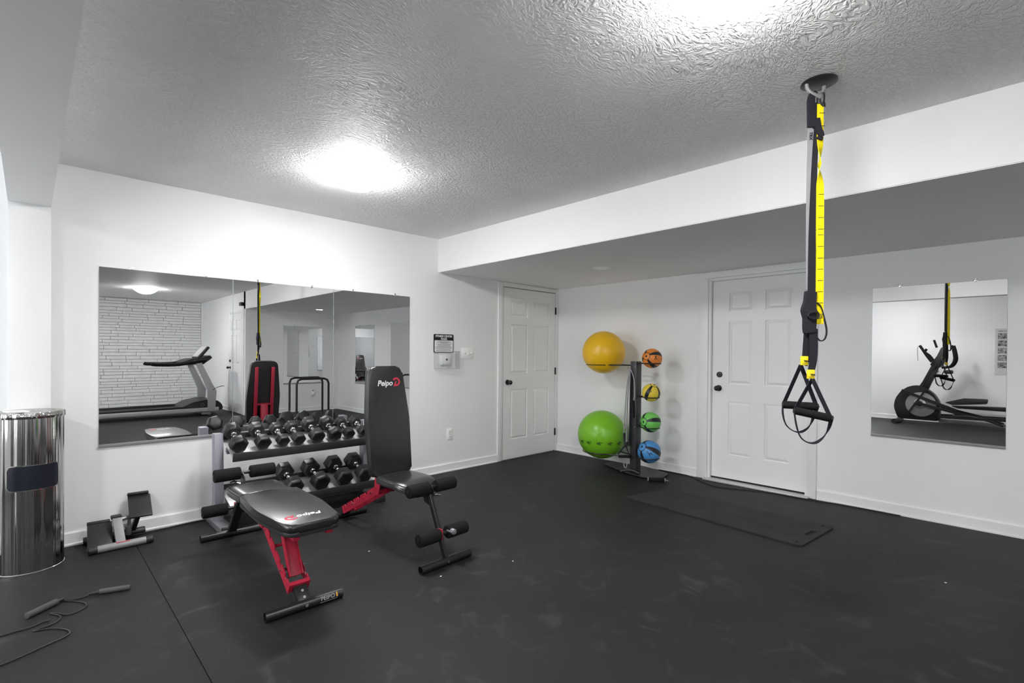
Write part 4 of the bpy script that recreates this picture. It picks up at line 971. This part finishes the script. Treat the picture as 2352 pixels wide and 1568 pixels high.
# ================================================================ TREADMILL (seen in the mirror)
ty0, ty1 = -6.87, -7.62
tm = thing('treadmill', 'silver and black treadmill in front of the white brick wall', 'treadmill', (-3.3, -7.25, 0))
P = lambda x, y, z: (x + 3.3, y + 7.25, z)
for y in (ty0, ty1):
    MB().bar(P(-4.75, y, .115), P(-2.26, y, .125), .055, .075, side=(0, 1, 0), bev=.008).build('side_rail', 'light_silver', tm)
    MB().bar(P(-4.75, y + (-.03 if y > -7.2 else .03), .17), P(-2.75, y + (-.03 if y > -7.2 else .03), .185), .09, .035, side=(0, 1, 0), bev=.006).build('foot_rail', 'black_plastic', tm)
MB().rng(-4.74 + 3.3, -2.5 + 3.3, ty1 + .05 + 7.25, ty0 - .05 + 7.25, .10, .165).build('belt', 'foam', tm)
MB().prism(round_poly([(-2.90, .18), (-2.70, .275), (-2.48, .315), (-2.28, .29), (-2.19, .20), (-2.19, .10), (-2.90, .10)], .04), (3.3, ty0 + .01 + 7.25, 0), (1, 0, 0), (0, 0, 1), abs(ty1 - ty0) + .02, bev=.02).build('motor_hood', 'black_plastic', tm)
MB().cyl(P(-2.545, ty0 + .012, .22), P(-2.545, ty0 + .028, .22), .035).build('hood_badge', 'chrome', tm)
MB().cyl(P(-2.545, ty0 + .026, .22), P(-2.545, ty0 + .032, .22), .024).build('hood_badge_centre', 'black_plastic', tm)
for y in (ty0 + .03, ty1 - .03):
    MB().prism([(-2.46, .09), (-2.33, .09), (-2.30, .48), (-2.375, .62), (-2.575, 1.075), (-2.68, 1.085), (-2.45, .50)], P(0, y, 0), (1, 0, 0), (0, 0, 1), .05, bev=.006).build('mast', 'light_silver', tm)
    MB().tube([P(-2.50, y, 1.08), P(-2.75, y, 1.035), P(-3.0, y, 1.00), P(-3.30, y, 1.005), P(-3.36, y, 1.02)], .032, n=12, sm=3).build('handrail', 'foam', tm)
MB().rng(-2.55 + 3.3, -2.40 + 3.3, ty1 + 7.25, ty0 + 7.25, .03, .075).cyl(P(-4.6, ty0, .05), P(-4.6, ty0 - .05, .05), .05).cyl(P(-4.6, ty1, .05), P(-4.6, ty1 + .05, .05), .05).cyl(P(-2.4, ty0 - .1, .03), P(-2.4, ty0 - .15, .03), .03).build('lift_frame', 'steel', tm)
MB().prism(round_poly([(-2.88, 1.05), (-2.70, 1.115), (-2.55, 1.12), (-2.40, 1.18), (-2.36, 1.13), (-2.52, 1.00), (-2.80, 1.0)], .02), P(0, ty0 - .04, 0), (1, 0, 0), (0, 0, 1), .67, bev=.012).build('console_base', 'black_plastic', tm)
MB().bar(P(-2.585, -7.245, 1.11), P(-2.40, -7.245, 1.345), .50, .055, side=(0, 1, 0), bev=.018).build('console', 'black_plastic', tm)
MB().bar(P(-2.590, -7.245, 1.15), P(-2.43, -7.245, 1.352), .44, .012, side=(0, 1, 0), bev=.004).build('console_frame', 'light_silver', tm)
# lift the face plate to the runner's side of the console
tm.children[-1].location = (-.028, 0, .018)
MB().tube([P(-2.40, ty0 + .02, .46), P(-2.33, ty0 + .03, .53), P(-2.22, ty0 + .03, .57), P(-2.17, ty0 + .03, .565)], .006, sm=4).build('cable', 'cord', tm)

# ================================================================ ELLIPTICAL (seen in the small mirror)
el = thing('elliptical_trainer', 'black elliptical trainer with silver flywheel disc against the grey wall', 'elliptical', (-7.05, -3.2, 0))
ex = -7.05
P = lambda x, y, z: (x - ex, y + 3.2, z)
def side(poly, x0_, th, m, nm, bev=.0, r=.03):   # polygon given as (y,z)
    return MB().prism(round_poly(poly, r), P(x0_, 0, 0), (0, 1, 0), (0, 0, 1), th, bev=bev).build(nm, m, el)
circ = lambda cy, cz, r, a0=0, a1=360, n=28: [(cy + r * math.cos(math.radians(a0 + (a1 - a0) * k / n)), cz + r * math.sin(math.radians(a0 + (a1 - a0) * k / n))) for k in range(n + (0 if a1 - a0 == 360 else 1))]
shroud = [(-2.56, .08), (-3.17, .08), (-3.17, .42), (-3.08, .58), (-2.98, .66), (-2.86, .72), (-2.72, .70), (-2.60, .60), (-2.52, .46), (-2.495, .30)]
side(shroud, ex - .10, .20, 'black_plastic', 'shroud', .02, .06)
MB().prism(circ(-2.90, .37, .225), P(ex + .10, 0, 0), (0, 1, 0), (0, 0, 1), .012, bev=.004).build('side_disc', 'silver', el)
MB().prism(circ(-2.885, .385, .090), P(ex + .112, 0, 0), (0, 1, 0), (0, 0, 1), .010, bev=.004).build('crank_hub', 'chrome', el)
MB().prism(circ(-2.885, .385, .050), P(ex + .122, 0, 0), (0, 1, 0), (0, 0, 1), .010, bev=.003).build('hub_cap', 'black_plastic', el)
MB().bar(P(ex + .14, -2.70, .16), P(ex + .14, -2.98, .66), .02, .03).build('crank_arm', 'black_metal', el)
MB().bar(P(ex + .135, -2.62, .62), P(ex + .145, -3.40, .30), .03, .045).build('crank_arm', 'black_metal', el)
side([(-2.86, .66), (-2.99, .62), (-3.07, .84), (-3.16, 1.10), (-3.06, 1.14), (-2.96, .90)], ex - .06, .12, 'black_plastic', 'column', .012, .02)
MB().bar(P(ex, -3.045, .93), P(ex, -3.10, 1.02), .10, .10).build('column_band', 'silver', el)
side([(-3.02, 1.10), (-3.16, 1.05), (-3.24, 1.18), (-3.26, 1.40), (-3.19, 1.44), (-3.12, 1.26)], ex - .14, .28, 'black_plastic', 'console', .02, .03)
for s_, da in ((1, 0), (-1, -.06)):
    x_ = ex + .19 * s_
    MB().tube([P(x_, -3.06, 1.16), P(x_, -2.99, 1.27), P(x_, -2.92, 1.40 + da), P(x_, -2.885 + da, 1.46 + da)], .022, n=10, sm=3).build('moving_handle', 'foam', el)
    MB().tube([P(x_, -3.20, 1.06), P(x_ + .02 * s_, -3.31, 1.08), P(x_ + .02 * s_, -3.37, 1.20), P(x_, -3.355, 1.36), P(x_, -3.33, 1.46)], .020, n=10, sm=4).build('fixed_handle', 'foam', el)
    MB().bar(P(x_, -3.12, 1.12), P(x_, -2.90, .70), .03, .035).build('arm_link', 'black_metal', el)
MB().tube([P(ex + .22, -2.885, 1.46), P(ex + .24, -2.86, 1.40), P(ex + .24, -2.87, 1.18)], .004, n=6, sm=3).build('cable', 'cord', el)
MB().tube([P(ex + .12, -3.12, 1.42), P(ex + .12, -3.08, 1.56)], .018, n=10).build('bottle_holder', 'foam', el)
MB().box(P(ex + .02, -3.28, .98), (.14, .12, .07), bev=.02).build('tray', 'black_plastic', el)
for x_, y0_, z0_, y1_, z1_, pz in ((ex + .17, -3.15, .38, -3.80, .48, 1), (ex - .17, -3.20, .30, -4.25, .34, 1)):
    side([(y0_ - .20, z0_ + .02), (y1_, z1_ - .03), (y1_ - .01, z1_ + .05), (y1_ + .30, z1_ + .045), (y0_ - .10, z0_ + .06)], x_ - .07, .14, 'black_plastic', 'pedal', .01, .02)
    MB().bar(P(x_, -2.85, .40), P(x_, y0_ - .55, .18), .03, .045).build('pedal_link', 'black_metal', el)
    MB().bar(P(x_, -3.15, .17), P(x_, -4.55, .20), .035, .05).build('stride_rail', 'black_metal', el)
    MB().tube([P(x_, -3.35, .20), P(x_, -3.60, .21), P(x_, -3.85, .15), P(x_, -4.0, .09)], .02, n=8, sm=3).build('curved_link', 'black_metal', el)
MB().bar(P(ex, -3.15, .09), P(ex, -4.6, .06), .06, .06, bev=.006).build('base_rail', 'silver', el)
MB().bar(P(ex - .30, -2.56, .04), P(ex + .30, -2.56, .04), .08, .07, side=(0, 1, 0), bev=.02).build('front_stabilizer', 'black_plastic', el)
MB().bar(P(ex - .28, -4.55, .03), P(ex + .28, -4.55, .03), .06, .055, side=(0, 1, 0), bev=.01).build('rear_stabilizer', 'black_plastic', el)
MB().cyl(P(ex + .30, -2.54, .045), P(ex + .335, -2.54, .045), .045).cyl(P(ex - .335, -2.54, .045), P(ex - .30, -2.54, .045), .045).build('transport_wheels', 'black_plastic', el)

# poster on the far wall
po = thing('exercise_poster', 'grey poster of small workout photos at the edge of the small mirror', 'poster', (LX, -3.86, .93))
MB().rng(.001, .004, -.60, 0, 0, .84).build('poster_sheet', 'paper', po)
for r_ in range(5):
    for c_ in range(4):
        MB().rng(.004, .0055, -.035 - .14 * c_ - .115, -.035 - .14 * c_, .13 + .13 * r_, .13 + .13 * r_ + .105).build('workout_photo', 'pic', po)
MB().rng(.004, .0055, -.56, -.04, .785, .80).build('poster_header', 'pic', po)

# ================================================================ DIP BARS (seen in the mirror)
for (xa, xb, y, lb) in ((-1.50, -.88, -5.22, 'black dip bar frame farther from the mirror wall, seen in reflection'), (-1.56, -.98, -4.72, 'black dip bar frame closer to the mirror wall, seen in reflection')):
    t = thing('dip_bar', lb, 'dip bar', ((xa + xb) / 2, y, 0), 0, 'pair of dip bars')
    hw = (xb - xa) / 2; zt = .775; r_ = .019
    MB().tube([(-hw, 0, .02), (-hw, 0, zt - .09), (-hw + .025, 0, zt - .025), (-hw + .09, 0, zt), (hw - .09, 0, zt), (hw - .025, 0, zt - .025), (hw, 0, zt - .09), (hw, 0, .02)], r_, n=14).build('bar_frame', 'black_metal', t)
    for s_ in (-1, 1):
        MB().cyl((s_ * hw, -.16, .02), (s_ * hw, .16, .02), .019, bev=.003).build('foot_bar', 'black_metal', t)
